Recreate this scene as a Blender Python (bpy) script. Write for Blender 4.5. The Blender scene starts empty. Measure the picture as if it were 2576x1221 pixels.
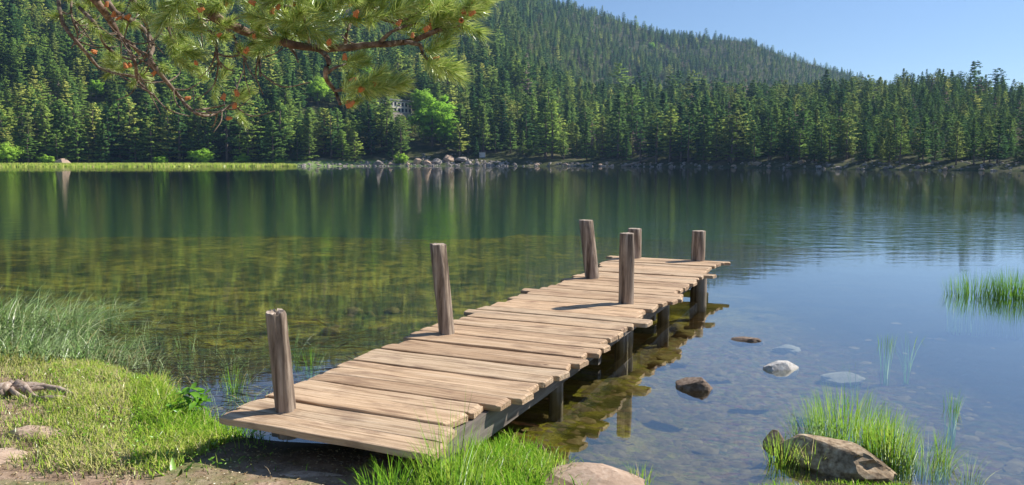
import bpy, bmesh, math, random
import numpy as np
from mathutils import Vector, Matrix, noise, Euler

R = math.radians
random.seed(7); rng = np.random.default_rng(7)
scene = bpy.context.scene
COL = scene.collection

# ------------------------------------------------------------------ camera, world, sun, exposure
FPX = 773.0                      # focal length in pixels of the 1024 px wide picture
CAM_H = 1.85
PITCH = math.atan(81.9 / FPX)
cam_d = bpy.data.cameras.new('camera'); cam = bpy.data.objects.new('camera', cam_d); COL.objects.link(cam)
cam.location = (0, 0, CAM_H); cam.rotation_euler = (R(90) - PITCH, 0, 0)
cam_d.sensor_width = 36; cam_d.lens = 36 * FPX / 1024; cam_d.clip_start = 0.05; cam_d.clip_end = 6000
scene.camera = cam

SUN_AZ, SUN_EL = R(67), R(43)    # azimuth measured clockwise from +Y (view direction)
world = bpy.data.worlds.new('World'); scene.world = world; world.use_nodes = True
wn = world.node_tree; wn.nodes.clear()
sky = wn.nodes.new('ShaderNodeTexSky'); sky.sky_type = 'NISHITA'; sky.sun_disc = False
sky.sun_elevation = SUN_EL; sky.sun_rotation = SUN_AZ
sky.altitude = 1500; sky.air_density = 1.0; sky.dust_density = 0.15; sky.ozone_density = 3.6
bg = wn.nodes.new('ShaderNodeBackground'); bg.inputs[1].default_value = 0.086
wo = wn.nodes.new('ShaderNodeOutputWorld')
wn.links.new(sky.outputs[0], bg.inputs[0]); wn.links.new(bg.outputs[0], wo.inputs[0])
sun_d = bpy.data.lights.new('sun', 'SUN'); sun_d.energy = 5.0; sun_d.angle = R(0.53); sun_d.color = (1, 0.95, 0.87)
sun = bpy.data.objects.new('sun', sun_d); COL.objects.link(sun)
sdir = Vector((math.sin(SUN_AZ) * math.cos(SUN_EL), math.cos(SUN_AZ) * math.cos(SUN_EL), math.sin(SUN_EL)))
sun.rotation_euler = sdir.to_track_quat('Z', 'Y').to_euler(); sun.location = (40, 20, 60)
vs = scene.view_settings
vs.view_transform = 'Standard'; vs.look = 'None'; vs.exposure = 0.52; vs.gamma = 1.0; vs.use_curve_mapping = False
scene.render.engine = 'CYCLES'
cy = scene.cycles
cy.max_bounces = 8; cy.diffuse_bounces = 2; cy.glossy_bounces = 3; cy.transmission_bounces = 3
cy.transparent_max_bounces = 10; cy.volume_bounces = 0; cy.use_denoising = True
cy.caustics_reflective = False; cy.caustics_refractive = False; cy.sample_clamp_indirect = 4

# ------------------------------------------------------------------ helpers
def ray(x, y):
    """direction through a point of the 2576 px wide view"""
    s = 1024 / 2576
    u = (x * s - 512) / FPX; v = (242.5 - y * s) / FPX
    c, sn = math.cos(PITCH), math.sin(PITCH)
    return np.array([u, c + v * sn, -sn + v * c])
def at(x, y, Y):
    d = ray(x, y); return Vector(d * (Y / d[1])) + Vector((0, 0, CAM_H))
def on(x, y, z=0.0):
    d = ray(x, y); return Vector(d * ((z - CAM_H) / d[2])) + Vector((0, 0, CAM_H))
def proj(p):
    """world points (N,3) -> x, y in the 2576 px view"""
    p = np.atleast_2d(np.asarray(p, float)); q = p - [0, 0, CAM_H]
    c, sn = math.cos(PITCH), math.sin(PITCH)
    f = q[:, 1] * c - q[:, 2] * sn; up = q[:, 1] * sn + q[:, 2] * c
    k = 2576 / 1024
    return (512 + FPX * q[:, 0] / f) * k, (242.5 - FPX * up / f) * k

def tag(o, label=None, cat=None, group=None, kind=None):
    if label: o['label'] = label
    if cat: o['category'] = cat
    if group: o['group'] = group
    if kind: o['kind'] = kind
    return o
def empty(name, loc=(0, 0, 0), rz=0.0):
    o = bpy.data.objects.new(name, None); COL.objects.link(o); o.location = loc; o.rotation_euler = (0, 0, rz)
    o.empty_display_size = 0.2
    return o
def fast_mesh(name, V, F, mats=(), attrs=None, normals=None, smooth=False, midx=None):
    V = np.asarray(V, np.float32); F = np.asarray(F, np.int32); k = F.shape[1]
    me = bpy.data.meshes.new(name)
    me.vertices.add(len(V)); me.vertices.foreach_set('co', V.ravel())
    me.loops.add(F.size); me.loops.foreach_set('vertex_index', F.ravel())
    me.polygons.add(len(F)); me.polygons.foreach_set('loop_start', np.arange(0, F.size, k, dtype=np.int32))
    if midx is not None: me.polygons.foreach_set('material_index', np.asarray(midx, np.int32))
    if attrs:
        for n, a in attrs.items():
            at_ = me.attributes.new(n, 'FLOAT', 'POINT'); at_.data.foreach_set('value', np.asarray(a, np.float32))
    me.update(calc_edges=True)
    me.polygons.foreach_set('use_smooth', np.full(len(F), bool(smooth)))
    if normals is not None:
        me.polygons.foreach_set('use_smooth', np.full(len(F), True))
        me.normals_split_custom_set_from_vertices(np.asarray(normals, np.float32).tolist())
    for m in mats: me.materials.append(m)
    return me
def link(name, me, parent=None, loc=None):
    o = bpy.data.objects.new(name, me); COL.objects.link(o)
    if parent: o.parent = parent
    if loc is not None: o.location = loc
    return o
def tube(pts, rads, n=8, rough=0.0, seed=0, cap=True):
    """tapered tube through points; returns V, F (tris)"""
    pts = [Vector(p) for p in pts]; V = []; F = []
    m = len(pts)
    ref = Vector((0.13, 0.31, 0.94))
    for i, p in enumerate(pts):
        t = (pts[min(i + 1, m - 1)] - pts[max(i - 1, 0)]).normalized()
        a = t.cross(ref)
        if a.length < 0.1: a = t.cross(Vector((1, 0, 0)))
        a.normalize(); b = t.cross(a)
        for k in range(n):
            th = 2 * math.pi * k / n
            rr = rads[i] * (1 + rough * noise.noise(Vector((math.cos(th) * 1.7 + seed, math.sin(th) * 1.7, i * 0.45))))
            V.append(p + a * math.cos(th) * rr + b * math.sin(th) * rr)
    for i in range(m - 1):
        for k in range(n):
            k2 = (k + 1) % n
            q = (i * n + k, i * n + k2, (i + 1) * n + k2, (i + 1) * n + k)
            F.append((q[0], q[1], q[2])); F.append((q[0], q[2], q[3]))
    if cap:
        V.append(pts[-1]); c = len(V) - 1
        for k in range(n): F.append(((m - 1) * n + k, (m - 1) * n + (k + 1) % n, c))
        V.append(pts[0]); c = len(V) - 1
        for k in range(n): F.append(((k + 1) % n, k, c))
    return np.array([tuple(v) for v in V]), np.array(F)
def join(parts):
    Vs, Fs, o = [], [], 0
    for V, F in parts:
        Vs.append(V); Fs.append(np.asarray(F) + o); o += len(V)
    return np.vstack(Vs), np.vstack(Fs)

# ------------------------------------------------------------------ materials
def mat(name):
    m = bpy.data.materials.new(name); m.use_nodes = True; nt = m.node_tree; nt.nodes.clear()
    out = nt.nodes.new('ShaderNodeOutputMaterial')
    return m, nt, out
def N(nt, t, **kw):
    n = nt.nodes.new(t)
    for k, v in kw.items():
        if k.startswith('i_'):
            n.inputs[int(k[2:]) if k[2:].isdigit() else k[2:].replace('_', ' ')].default_value = v
        else: setattr(n, k, v)
    return n
def ramp(nt, stops, src=None, interp='LINEAR'):
    n = nt.nodes.new('ShaderNodeValToRGB'); cr = n.color_ramp; cr.interpolation = interp
    while len(cr.elements) < len(stops): cr.elements.new(0.5)
    for e, (p, c) in zip(cr.elements, stops):
        e.position = p; e.color = (*c, 1) if len(c) == 3 else c
    if src is not None: nt.links.new(src, n.inputs[0])
    return n
def mixc(nt, a, b, fac, mode='MIX'):
    n = nt.nodes.new('ShaderNodeMix'); n.data_type = 'RGBA'; n.blend_type = mode
    for s, v in ((n.inputs[0], fac), (n.inputs[6], a), (n.inputs[7], b)):
        if isinstance(v, (int, float)): s.default_value = v
        elif isinstance(v, tuple): s.default_value = (*v, 1)
        else: nt.links.new(v, s)
    return n.outputs[2]
def math_(nt, op, a, b=None, clamp=False):
    n = nt.nodes.new('ShaderNodeMath'); n.operation = op; n.use_clamp = clamp
    for i, v in enumerate((a, b)):
        if v is None: continue
        if isinstance(v, (int, float)): n.inputs[i].default_value = v
        else: nt.links.new(v, n.inputs[i])
    return n.outputs[0]
def coords(nt, kind='Object', scale=(1, 1, 1), rot=(0, 0, 0)):
    tc = nt.nodes.new('ShaderNodeTexCoord'); mp = nt.nodes.new('ShaderNodeMapping')
    mp.inputs['Scale'].default_value = scale; mp.inputs['Rotation'].default_value = rot
    nt.links.new(tc.outputs[kind], mp.inputs[0]); return mp.outputs[0]
def gcoords(nt, scale=(1, 1, 1)):
    g = nt.nodes.new('ShaderNodeNewGeometry'); mp = nt.nodes.new('ShaderNodeMapping')
    mp.inputs['Scale'].default_value = scale; nt.links.new(g.outputs['Position'], mp.inputs[0]); return mp.outputs[0]
def noise_(nt, vec, scale, detail=4, rough=0.55, dist=0.0):
    n = nt.nodes.new('ShaderNodeTexNoise'); n.inputs['Scale'].default_value = scale
    n.inputs['Detail'].default_value = detail; n.inputs['Roughness'].default_value = rough; n.inputs['Distortion'].default_value = dist
    nt.links.new(vec, n.inputs['Vector']); return n.outputs[0]
def bump_(nt, h, strength, dist, normal=None):
    b = nt.nodes.new('ShaderNodeBump'); b.inputs['Strength'].default_value = strength; b.inputs['Distance'].default_value = dist
    nt.links.new(h, b.inputs['Height'])
    if normal is not None: nt.links.new(normal, b.inputs['Normal'])
    return b.outputs[0]
def principled(nt, out, color, rough=0.8, bump=None, spec=0.3):
    p = nt.nodes.new('ShaderNodeBsdfPrincipled'); p.inputs['Specular IOR Level'].default_value = spec
    if isinstance(color, tuple): p.inputs['Base Color'].default_value = (*color, 1)
    else: nt.links.new(color, p.inputs['Base Color'])
    if isinstance(rough, (int, float)): p.inputs['Roughness'].default_value = rough
    else: nt.links.new(rough, p.inputs['Roughness'])
    if bump is not None: nt.links.new(bump, p.inputs['Normal'])
    nt.links.new(p.outputs[0], out.inputs[0]); return p
def rand_out(nt):
    return nt.nodes.new('ShaderNodeObjectInfo').outputs['Random']

def m_plank():
    m, nt, out = mat('plank_wood')
    rnd = rand_out(nt)
    v = coords(nt, 'Object', (1.5, 38, 38))
    add = nt.nodes.new('ShaderNodeVectorMath'); add.operation = 'ADD'
    comb = nt.nodes.new('ShaderNodeCombineXYZ'); nt.links.new(math_(nt, 'MULTIPLY', rnd, 37.0), comb.inputs[0]); nt.links.new(math_(nt, 'MULTIPLY', rnd, 91.0), comb.inputs[1])
    nt.links.new(v, add.inputs[0]); nt.links.new(comb.outputs[0], add.inputs[1]); v = add.outputs[0]
    g = noise_(nt, v, 1.0, 6, 0.65, 0.6)
    c = ramp(nt, [(0.28, (0.17, 0.105, 0.065)), (0.38, (0.38, 0.265, 0.17)), (0.48, (0.58, 0.43, 0.29)), (0.72, (0.74, 0.59, 0.43))], g).outputs[0]
    v2 = coords(nt, 'Object', (2.2, 5, 5))
    add2 = nt.nodes.new('ShaderNodeVectorMath'); add2.operation = 'ADD'; nt.links.new(v2, add2.inputs[0]); nt.links.new(comb.outputs[0], add2.inputs[1])
    st = noise_(nt, add2.outputs[0], 1.3, 4, 0.6)
    c = mixc(nt, c, mixc(nt, c, (0.24, 0.155, 0.11), 0.8), ramp(nt, [(0.50, (0, 0, 0)), (0.72, (1, 1, 1))], st).outputs[0])
    tint = ramp(nt, [(0, (0.80, 0.72, 0.65)), (0.3, (1.0, 0.93, 0.85)), (0.6, (0.92, 0.90, 0.86)), (1, (1.08, 0.97, 0.86))], rnd).outputs[0]
    c = mixc(nt, c, tint, 1.0, 'MULTIPLY')
    # dark knots
    vo = nt.nodes.new('ShaderNodeTexVoronoi'); vo.inputs['Scale'].default_value = 1.0; nt.links.new(add2.outputs[0], vo.inputs['Vector'])
    kn = ramp(nt, [(0.03, (1, 1, 1)), (0.075, (0, 0, 0))], vo.outputs['Distance']).outputs[0]
    c = mixc(nt, c, (0.13, 0.07, 0.045), kn)
    fine = noise_(nt, v, 3.2, 5, 0.7)
    b = bump_(nt, math_(nt, 'ADD', g, math_(nt, 'MULTIPLY', fine, 0.5)), 0.9, 0.010)
    principled(nt, out, c, 0.78, b, 0.2); return m
def m_post(tone=1.0):
    m, nt, out = mat('post_wood')
    v = coords(nt, 'Object', (22, 22, 1.6))
    g = noise_(nt, v, 1.0, 6, 0.62, 0.5)
    c = ramp(nt, [(0.33, (0.045, 0.032, 0.024)), (0.45, (0.18, 0.135, 0.10)), (0.60, (0.37, 0.295, 0.225)), (0.76, (0.62, 0.53, 0.44))], g).outputs[0]
    v2 = coords(nt, 'Object', (6, 6, 1.1)); s = noise_(nt, v2, 1.0, 3, 0.5)
    c = mixc(nt, c, (0.43, 0.36, 0.30), ramp(nt, [(0.52, (0, 0, 0)), (0.66, (0.7, 0.7, 0.7))], s).outputs[0])
    b = bump_(nt, g, 0.8, 0.012)
    principled(nt, out, c, 0.85, b, 0.15); return m
def m_endgrain():
    m, nt, out = mat('cut_wood_end')
    v = coords(nt, 'Object', (30, 30, 30)); g = noise_(nt, v, 1.0, 5, 0.6)
    c = ramp(nt, [(0.3, (0.30, 0.22, 0.16)), (0.7, (0.60, 0.50, 0.40))], g).outputs[0]
    principled(nt, out, c, 0.9, bump_(nt, g, 0.6, 0.01), 0.1); return m
def m_beam():
    m, nt, out = mat('grey_beam_wood')
    v = coords(nt, 'Object', (20, 1.4, 20)); g = noise_(nt, v, 1.0, 5, 0.6, 0.4)
    c = ramp(nt, [(0.3, (0.10, 0.08, 0.065)), (0.7, (0.30, 0.26, 0.22))], g).outputs[0]
    principled(nt, out, c, 0.85, bump_(nt, g, 0.6, 0.01), 0.15); return m
def m_rock(name, c0, c1, c2, scale=1.0, rough=0.85):
    m, nt, out = mat(name)
    v = coords(nt, 'Object', (scale, scale, scale))
    g = noise_(nt, v, 7, 8, 0.65); g2 = noise_(nt, v, 1.6, 3, 0.5)
    c = ramp(nt, [(0.32, c0), (0.5, c1), (0.68, c2)], g).outputs[0]
    c = mixc(nt, c, c0, ramp(nt, [(0.48, (0, 0, 0)), (0.7, (0.7, 0.7, 0.7))], g2).outputs[0])
    b = bump_(nt, g, 0.7, 0.03 / max(scale, .1)); principled(nt, out, c, rough, b, 0.2); return m
def m_leafy(name, stops, transl=0.3, attr=None, obj_rand=True, nscale=0.7):
    """foliage: colour from attribute tint and/or object random"""
    m, nt, out = mat(name)
    if attr:
        a = nt.nodes.new('ShaderNodeAttribute'); a.attribute_name = attr; f = a.outputs['Fac']
    else: f = rand_out(nt)
    c = ramp(nt, stops, f).outputs[0]
    if not attr:
        n = noise_(nt, gcoords(nt), nscale, 3, 0.6)
        c = mixc(nt, c, ramp(nt, [(0.3, (0.62, 0.68, 0.62)), (0.7, (1.35, 1.3, 1.15))], n).outputs[0], 1.0, 'MULTIPLY')
    d = nt.nodes.new('ShaderNodeBsdfDiffuse'); t = nt.nodes.new('ShaderNodeBsdfTranslucent'); mx = nt.nodes.new('ShaderNodeMixShader')
    mx.inputs[0].default_value = transl
    ge = nt.nodes.new('ShaderNodeNewGeometry'); sc_ = nt.nodes.new('ShaderNodeVectorMath'); sc_.operation = 'SCALE'   # same normal on both faces of a leaf
    nt.links.new(ge.outputs['Normal'], sc_.inputs[0]); nt.links.new(math_(nt, 'SUBTRACT', 1.0, math_(nt, 'MULTIPLY', ge.outputs['Backfacing'], 2.0)), sc_.inputs['Scale'])
    if name != 'pine_needles': nt.links.new(sc_.outputs[0], d.inputs['Normal'])
    nt.links.new(c, d.inputs[0]); nt.links.new(c, t.inputs[0]); nt.links.new(d.outputs[0], mx.inputs[1]); nt.links.new(t.outputs[0], mx.inputs[2])
    if attr:
        g = nt.nodes.new('ShaderNodeBsdfGlossy'); g.inputs['Roughness'].default_value = 0.38; g.inputs[0].default_value = (0.9, 0.95, 0.9, 1)
        m2 = nt.nodes.new('ShaderNodeMixShader'); m2.inputs[0].default_value = 0.10 if name == 'pine_needles' else 0.05
        nt.links.new(mx.outputs[0], m2.inputs[1]); nt.links.new(g.outputs[0], m2.inputs[2]); nt.links.new(m2.outputs[0], out.inputs[0])
    else: nt.links.new(mx.outputs[0], out.inputs[0])
    return m

M = {}
M['plank'] = m_plank(); M['post'] = m_post(); M['end'] = m_endgrain(); M['beam'] = m_beam()
M['bark_far'] = m_rock('far_bark', (0.10, 0.07, 0.055), (0.19, 0.14, 0.11), (0.30, 0.24, 0.20), 0.3)
M['bark'] = m_rock('pine_bark', (0.075, 0.045, 0.03), (0.22, 0.145, 0.10), (0.50, 0.40, 0.31), 6)
M['twig'] = m_rock('twig_bark', (0.10, 0.07, 0.05), (0.22, 0.16, 0.12), (0.42, 0.36, 0.31), 8)
M['rock_tan'] = m_rock('tan_rock', (0.34, 0.23, 0.16), (0.50, 0.36, 0.26), (0.62, 0.48, 0.36), 3)
M['rock_brown'] = m_rock('brown_rock', (0.12, 0.08, 0.055), (0.25, 0.18, 0.13), (0.45, 0.35, 0.27), 4)
M['rock_mottled'] = m_rock('mottled_rock', (0.10, 0.065, 0.04), (0.40, 0.29, 0.18), (0.62, 0.50, 0.35), 3.2)
M['rock_white'] = m_rock('white_rock', (0.42, 0.37, 0.32), (0.66, 0.61, 0.55), (0.82, 0.78, 0.72), 4)
M['rock_bed'] = m_rock('algae_rock', (0.13, 0.09, 0.025), (0.24, 0.18, 0.05), (0.36, 0.28, 0.09), 3)
M['pebble'] = m_rock('bed_pebble', (0.09, 0.062, 0.022), (0.20, 0.14, 0.052), (0.33, 0.25, 0.11), 1)
M['rock_bed_pale'] = m_rock('pale_bed_rock', (0.34, 0.30, 0.25), (0.46, 0.40, 0.33), (0.56, 0.50, 0.42), 3)
M['rock_shore'] = m_rock('shore_rock', (0.18, 0.15, 0.13), (0.36, 0.31, 0.27), (0.58, 0.52, 0.46), 0.35)
M['wood_dead'] = m_rock('dead_wood', (0.24, 0.17, 0.12), (0.42, 0.32, 0.25), (0.60, 0.51, 0.43), 5)
M['conifer'] = m_leafy('conifer_needles', [(0.0, (0.040, 0.100, 0.038)), (0.35, (0.080, 0.160, 0.048)), (0.6, (0.13, 0.22, 0.055)), (0.85, (0.17, 0.25, 0.06)), (1.0, (0.23, 0.28, 0.08))], 0.15, nscale=0.35)
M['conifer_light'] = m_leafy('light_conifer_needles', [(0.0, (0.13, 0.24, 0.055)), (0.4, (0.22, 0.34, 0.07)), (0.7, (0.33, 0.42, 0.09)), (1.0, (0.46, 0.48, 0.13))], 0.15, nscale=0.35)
M['broad'] = m_leafy('broad_leaves', [(0, (0.22, 0.44, 0.045)), (1, (0.36, 0.56, 0.08))], 0.2, nscale=0.6)
M['dead_tree'] = m_leafy('grey_twigs', [(0, (0.17, 0.14, 0.13)), (1, (0.24, 0.19, 0.17))], 0.1)
M['needle'] = m_leafy('pine_needles', [(0, (0.06, 0.15, 0.02)), (0.5, (0.28, 0.43, 0.06)), (1, (0.66, 0.74, 0.22))], 0.5, attr='tint')
M['grass'] = m_leafy('grass_blades', [(0, (0.06, 0.19, 0.015)), (0.35, (0.19, 0.40, 0.025)), (0.6, (0.34, 0.50, 0.05)), (0.8, (0.50, 0.54, 0.11)), (0.9, (0.60, 0.52, 0.25)), (1, (0.62, 0.48, 0.31))], 0.18, attr='tint')
M['sedge'] = m_leafy('sedge_blades', [(0, (0.06, 0.15, 0.03)), (0.4, (0.20, 0.36, 0.09)), (0.7, (0.38, 0.50, 0.22)), (0.9, (0.58, 0.62, 0.36)), (1, (0.56, 0.43, 0.20))], 0.2, attr='tint')
M['straw'] = m_leafy('dry_straw', [(0, (0.20, 0.12, 0.05)), (0.6, (0.40, 0.28, 0.12)), (1, (0.62, 0.50, 0.30))], 0.15, attr='tint')
def m_simple(name, c, rough=0.7): 
    m, nt, out = mat(name); n = noise_(nt, coords(nt, 'Object'), 6, 4)
    principled(nt, out, mixc(nt, tuple(x * 0.82 for x in c), c, n), rough); return m
M['bud'] = m_simple('orange_pollen_cone', (0.72, 0.29, 0.11))
M['render'] = m_simple('tan_render', (0.78, 0.69, 0.57)); M['roof'] = m_simple('grey_roof', (0.26, 0.26, 0.27)); M['frame'] = m_simple('white_frame', (0.7, 0.7, 0.68))
M['pane'] = m_simple('dark_glass', (0.03, 0.035, 0.045), 0.1); M['stone_wall'] = m_rock('stone_wall', (0.25, 0.21, 0.17), (0.40, 0.34, 0.28), (0.55, 0.48, 0.40), 1.0)

# ------------------------------------------------------------------ near shore relief
SH = [(-9.5, 13.0), (-7.4, 9.5)] + [tuple(on(x, y))[:2] for x, y in [(-60, 880), (130, 905), (300, 930), (420, 985), (500, 1045), (560, 1092), (700, 1110), (900, 1120), (1100, 1105), (1240, 1110), (1350, 1150), (1480, 1185), (1600, 1235), (1760, 1262), (1930, 1236), (2080, 1213), (2270, 1220), (2420, 1268), (2760, 1290)]] + [(3.6, 2.6), (6, 1.2), (14, -3.0), (24, -12)]
SH = np.array(SH)
def shore_dist(x, y):
    """signed distance to the shoreline, positive on land"""
    p = np.stack([x, y], -1)[..., None, :]; a = SH[:-1]; b = SH[1:]
    ab = b - a; t = np.clip(((p - a) * ab).sum(-1) / (ab * ab).sum(-1), 0, 1)
    q = a + ab * t[..., None]; d2 = ((p - q) ** 2).sum(-1); d = np.sqrt(d2.min(-1))
    ys = np.interp(x, SH[:, 0], SH[:, 1])
    return np.where(y < ys, d, -d)
def fbm(x, y, s, oct=4, seed=0.0):
    """cheap vectorised value noise"""
    out = np.zeros_like(x, float); amp = 1.0; tot = 0
    for o in range(oct):
        u = x * s + seed * 13.7 + o * 5.3; v = y * s - seed * 7.1 + o * 3.1
        i = np.floor(u).astype(np.int64); j = np.floor(v).astype(np.int64); fu = u - i; fv = v - j
        fu = fu * fu * (3 - 2 * fu); fv = fv * fv * (3 - 2 * fv)
        def h(a, b):
            n = (a * 374761393 + b * 668265263) & 0x7fffffff
            n = ((n ^ (n >> 13)) * 1274126177) & 0x7fffffff
            return ((n ^ (n >> 16)) & 0xffff) / 65535.0
        val = (h(i, j) * (1 - fu) + h(i + 1, j) * fu) * (1 - fv) + (h(i, j + 1) * (1 - fu) + h(i + 1, j + 1) * fu) * fv
        out += amp * val; tot += amp; amp *= 0.5; s *= 2.03
    return out / tot - 0.5
def near_h(x, y):
    x = np.asarray(x, float); y = np.asarray(y, float)
    d = shore_dist(x, y)
    land = 0.16 * (1 - np.exp(-np.maximum(d, 0) / 0.55)) + 0.012 * np.maximum(d, 0)
    w = np.maximum(-d, 0)
    depth = 0.30 * (1 - np.exp(-w / 1.1)) + 0.035 * w
    r = np.hypot(x, y)
    edge = 28.0 + 1.2 * np.sin(x * 0.35) + 3.0 * fbm(x, y, 0.12, 2, 3)
    drop = np.clip((y + 0.10 * np.abs(x) - edge + 2.5 * fbm(x, y, 0.5, 3, 6)) / 8.0, 0, 1); drop = drop * drop * (3 - 2 * drop) * 6.0
    weed = np.clip((w - 2.2) / 2.5, 0, 1) * np.where(x < 1.5 + 0.12 * (y - 6), 1, 0.35)
    rough = 0.20 * weed * fbm(x, y, 1.1, 4, 1) + 0.05 * np.clip(w, 0, 1) * fbm(x, y, 3.5, 3, 2)
    z = np.where(d > 0, land, -depth) - drop + np.where(d > 0, 0.035 * fbm(x, y, 2.2, 4, 5) * np.clip(d * 3, 0, 1), rough)
    return z
def gz(x, y): return float(near_h(np.array([x]), np.array([y]))[0])

xs = np.concatenate([np.arange(-60, -9, 0.8), np.arange(-9, 9, 0.07), np.arange(9, 70, 0.8)])
ys = np.concatenate([np.arange(-30, -1, 1.0), np.arange(-1, 3.0, 0.2), np.arange(3.0, 9, 0.06), np.arange(9, 36, 0.16), np.arange(36, 54, 1.0)])
X, Y = np.meshgrid(xs, ys); Z = near_h(X, Y)
Z = Z - np.clip((Y - 44) / 9, 0, 1) * 1.0
V = np.stack([X, Y, Z], -1).reshape(-1, 3); nx, ny = len(xs), len(ys)
ii = (np.arange(ny - 1)[:, None] * nx + np.arange(nx - 1)[None, :]).ravel()
F = np.stack([ii, ii + 1, ii + nx + 1, ii + nx], -1)
landf = V[F, 2].max(1) > -0.01

def m_bank():
    m, nt, out = mat('bank_soil'); v = gcoords(nt)
    g = noise_(nt, v, 9, 8, 0.7); g2 = noise_(nt, v, 1.7, 4, 0.6)
    c = ramp(nt, [(0.3, (0.20, 0.13, 0.085)), (0.5, (0.36, 0.25, 0.17)), (0.68, (0.50, 0.37, 0.27))], g).outputs[0]
    c = mixc(nt, c, (0.13, 0.19, 0.045), ramp(nt, [(0.50, (0, 0, 0)), (0.62, (0.7, 0.7, 0.7))], g2).outputs[0])
    # low wet soil near the waterline; shade under the jetty front painted in here
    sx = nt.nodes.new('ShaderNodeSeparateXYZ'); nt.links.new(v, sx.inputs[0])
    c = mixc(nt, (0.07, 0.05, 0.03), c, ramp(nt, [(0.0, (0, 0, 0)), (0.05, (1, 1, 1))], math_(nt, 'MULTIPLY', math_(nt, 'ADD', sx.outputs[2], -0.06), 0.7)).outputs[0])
    principled(nt, out, c, 0.9, bump_(nt, g, 0.8, 0.03), 0.15); return m
def m_bed():
    m, nt, out = mat('lake_bed'); v = gcoords(nt)
    sx = nt.nodes.new('ShaderNodeSeparateXYZ'); nt.links.new(v, sx.inputs[0])
    a = noise_(nt, v, 2.6, 6, 0.68); b = noise_(nt, v, 11, 6, 0.7)
    weed = ramp(nt, [(0.34, (0.022, 0.028, 0.008)), (0.46, (0.14, 0.125, 0.022)), (0.57, (0.40, 0.33, 0.045)), (0.70, (0.62, 0.50, 0.08))], a).outputs[0]
    patch = noise_(nt, v, 0.42, 4, 0.6, 0.5)
    weed = mixc(nt, weed, mixc(nt, weed, (0.055, 0.065, 0.020), 0.72), ramp(nt, [(0.42, (0, 0, 0)), (0.60, (1, 1, 1))], patch).outputs[0])
    vo = nt.nodes.new('ShaderNodeTexVoronoi'); vo.inputs['Scale'].default_value = 16; nt.links.new(v, vo.inputs['Vector'])
    sand = ramp(nt, [(0.34, (0.07, 0.045, 0.016)), (0.5, (0.20, 0.135, 0.045)), (0.68, (0.38, 0.275, 0.11))], b).outputs[0]
    sand = mixc(nt, sand, vo.outputs['Color'], 0.08)
    mud = ramp(nt, [(0.35, (0.035, 0.025, 0.012)), (0.6, (0.13, 0.085, 0.04)), (0.75, (0.24, 0.16, 0.07))], b).outputs[0]
    # weed away from the bank on the left, sand and gravel to the right, mud in the near left shallows
    side = math_(nt, 'ADD', math_(nt, 'MULTIPLY', sx.outputs[1], 0.14), 0.4)
    f1 = math_(nt, 'MULTIPLY', math_(nt, 'SUBTRACT', math_(nt, 'ADD', sx.outputs[0], math_(nt, 'MULTIPLY', a, 1.2)), side), 0.9, True)
    far = math_(nt, 'MULTIPLY', math_(nt, 'SUBTRACT', sx.outputs[1], 9.5), 0.4, True)
    f1 = math_(nt, 'MULTIPLY', f1, math_(nt, 'SUBTRACT', 1.0, far))
    c = mixc(nt, weed, sand, f1)
    f2 = math_(nt, 'MULTIPLY', math_(nt, 'SUBTRACT', math_(nt, 'ADD', 7.5, math_(nt, 'MULTIPLY', a, 2.4)), sx.outputs[1]), 0.8, True)
    f2 = math_(nt, 'MULTIPLY', f2, math_(nt, 'MULTIPLY', math_(nt, 'SUBTRACT', -0.3, sx.outputs[0]), 1.5, True))
    c = mixc(nt, c, mud, f2)
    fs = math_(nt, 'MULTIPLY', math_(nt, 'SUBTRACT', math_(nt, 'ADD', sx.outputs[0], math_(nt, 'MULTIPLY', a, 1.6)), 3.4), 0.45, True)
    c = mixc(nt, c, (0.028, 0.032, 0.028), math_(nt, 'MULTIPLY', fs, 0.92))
    # below the shelf: deep water's scattered light, put into the bed colour
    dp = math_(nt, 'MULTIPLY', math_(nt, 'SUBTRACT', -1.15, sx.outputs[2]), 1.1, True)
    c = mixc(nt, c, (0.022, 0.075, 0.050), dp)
    principled(nt, out, c, 0.95, bump_(nt, math_(nt, 'ADD', a, b), 0.9, 0.06), 0.0); return m
M['bank'] = m_bank(); M['bed'] = m_bed()
def sub(F, V, sel, name, m):
    Fs = F[sel]; u, inv = np.unique(Fs, return_inverse=True)
    me = fast_mesh(name, V[u], inv.reshape(Fs.shape), [m], smooth=True); o = link(name, me); tag(o, kind='structure'); return o
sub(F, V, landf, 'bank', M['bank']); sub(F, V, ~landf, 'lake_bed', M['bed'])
# far lake bed and the land behind the photographer
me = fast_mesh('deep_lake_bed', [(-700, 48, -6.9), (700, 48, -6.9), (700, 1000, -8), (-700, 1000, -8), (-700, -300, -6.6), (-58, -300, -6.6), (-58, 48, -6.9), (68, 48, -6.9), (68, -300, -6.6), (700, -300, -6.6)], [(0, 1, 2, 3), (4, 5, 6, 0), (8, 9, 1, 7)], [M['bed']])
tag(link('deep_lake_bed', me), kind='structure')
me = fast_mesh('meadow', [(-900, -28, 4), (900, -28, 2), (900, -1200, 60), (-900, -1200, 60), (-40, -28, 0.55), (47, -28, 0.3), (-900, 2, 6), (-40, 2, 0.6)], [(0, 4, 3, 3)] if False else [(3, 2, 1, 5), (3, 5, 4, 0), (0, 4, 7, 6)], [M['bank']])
tag(link('meadow', me), kind='structure')

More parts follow.
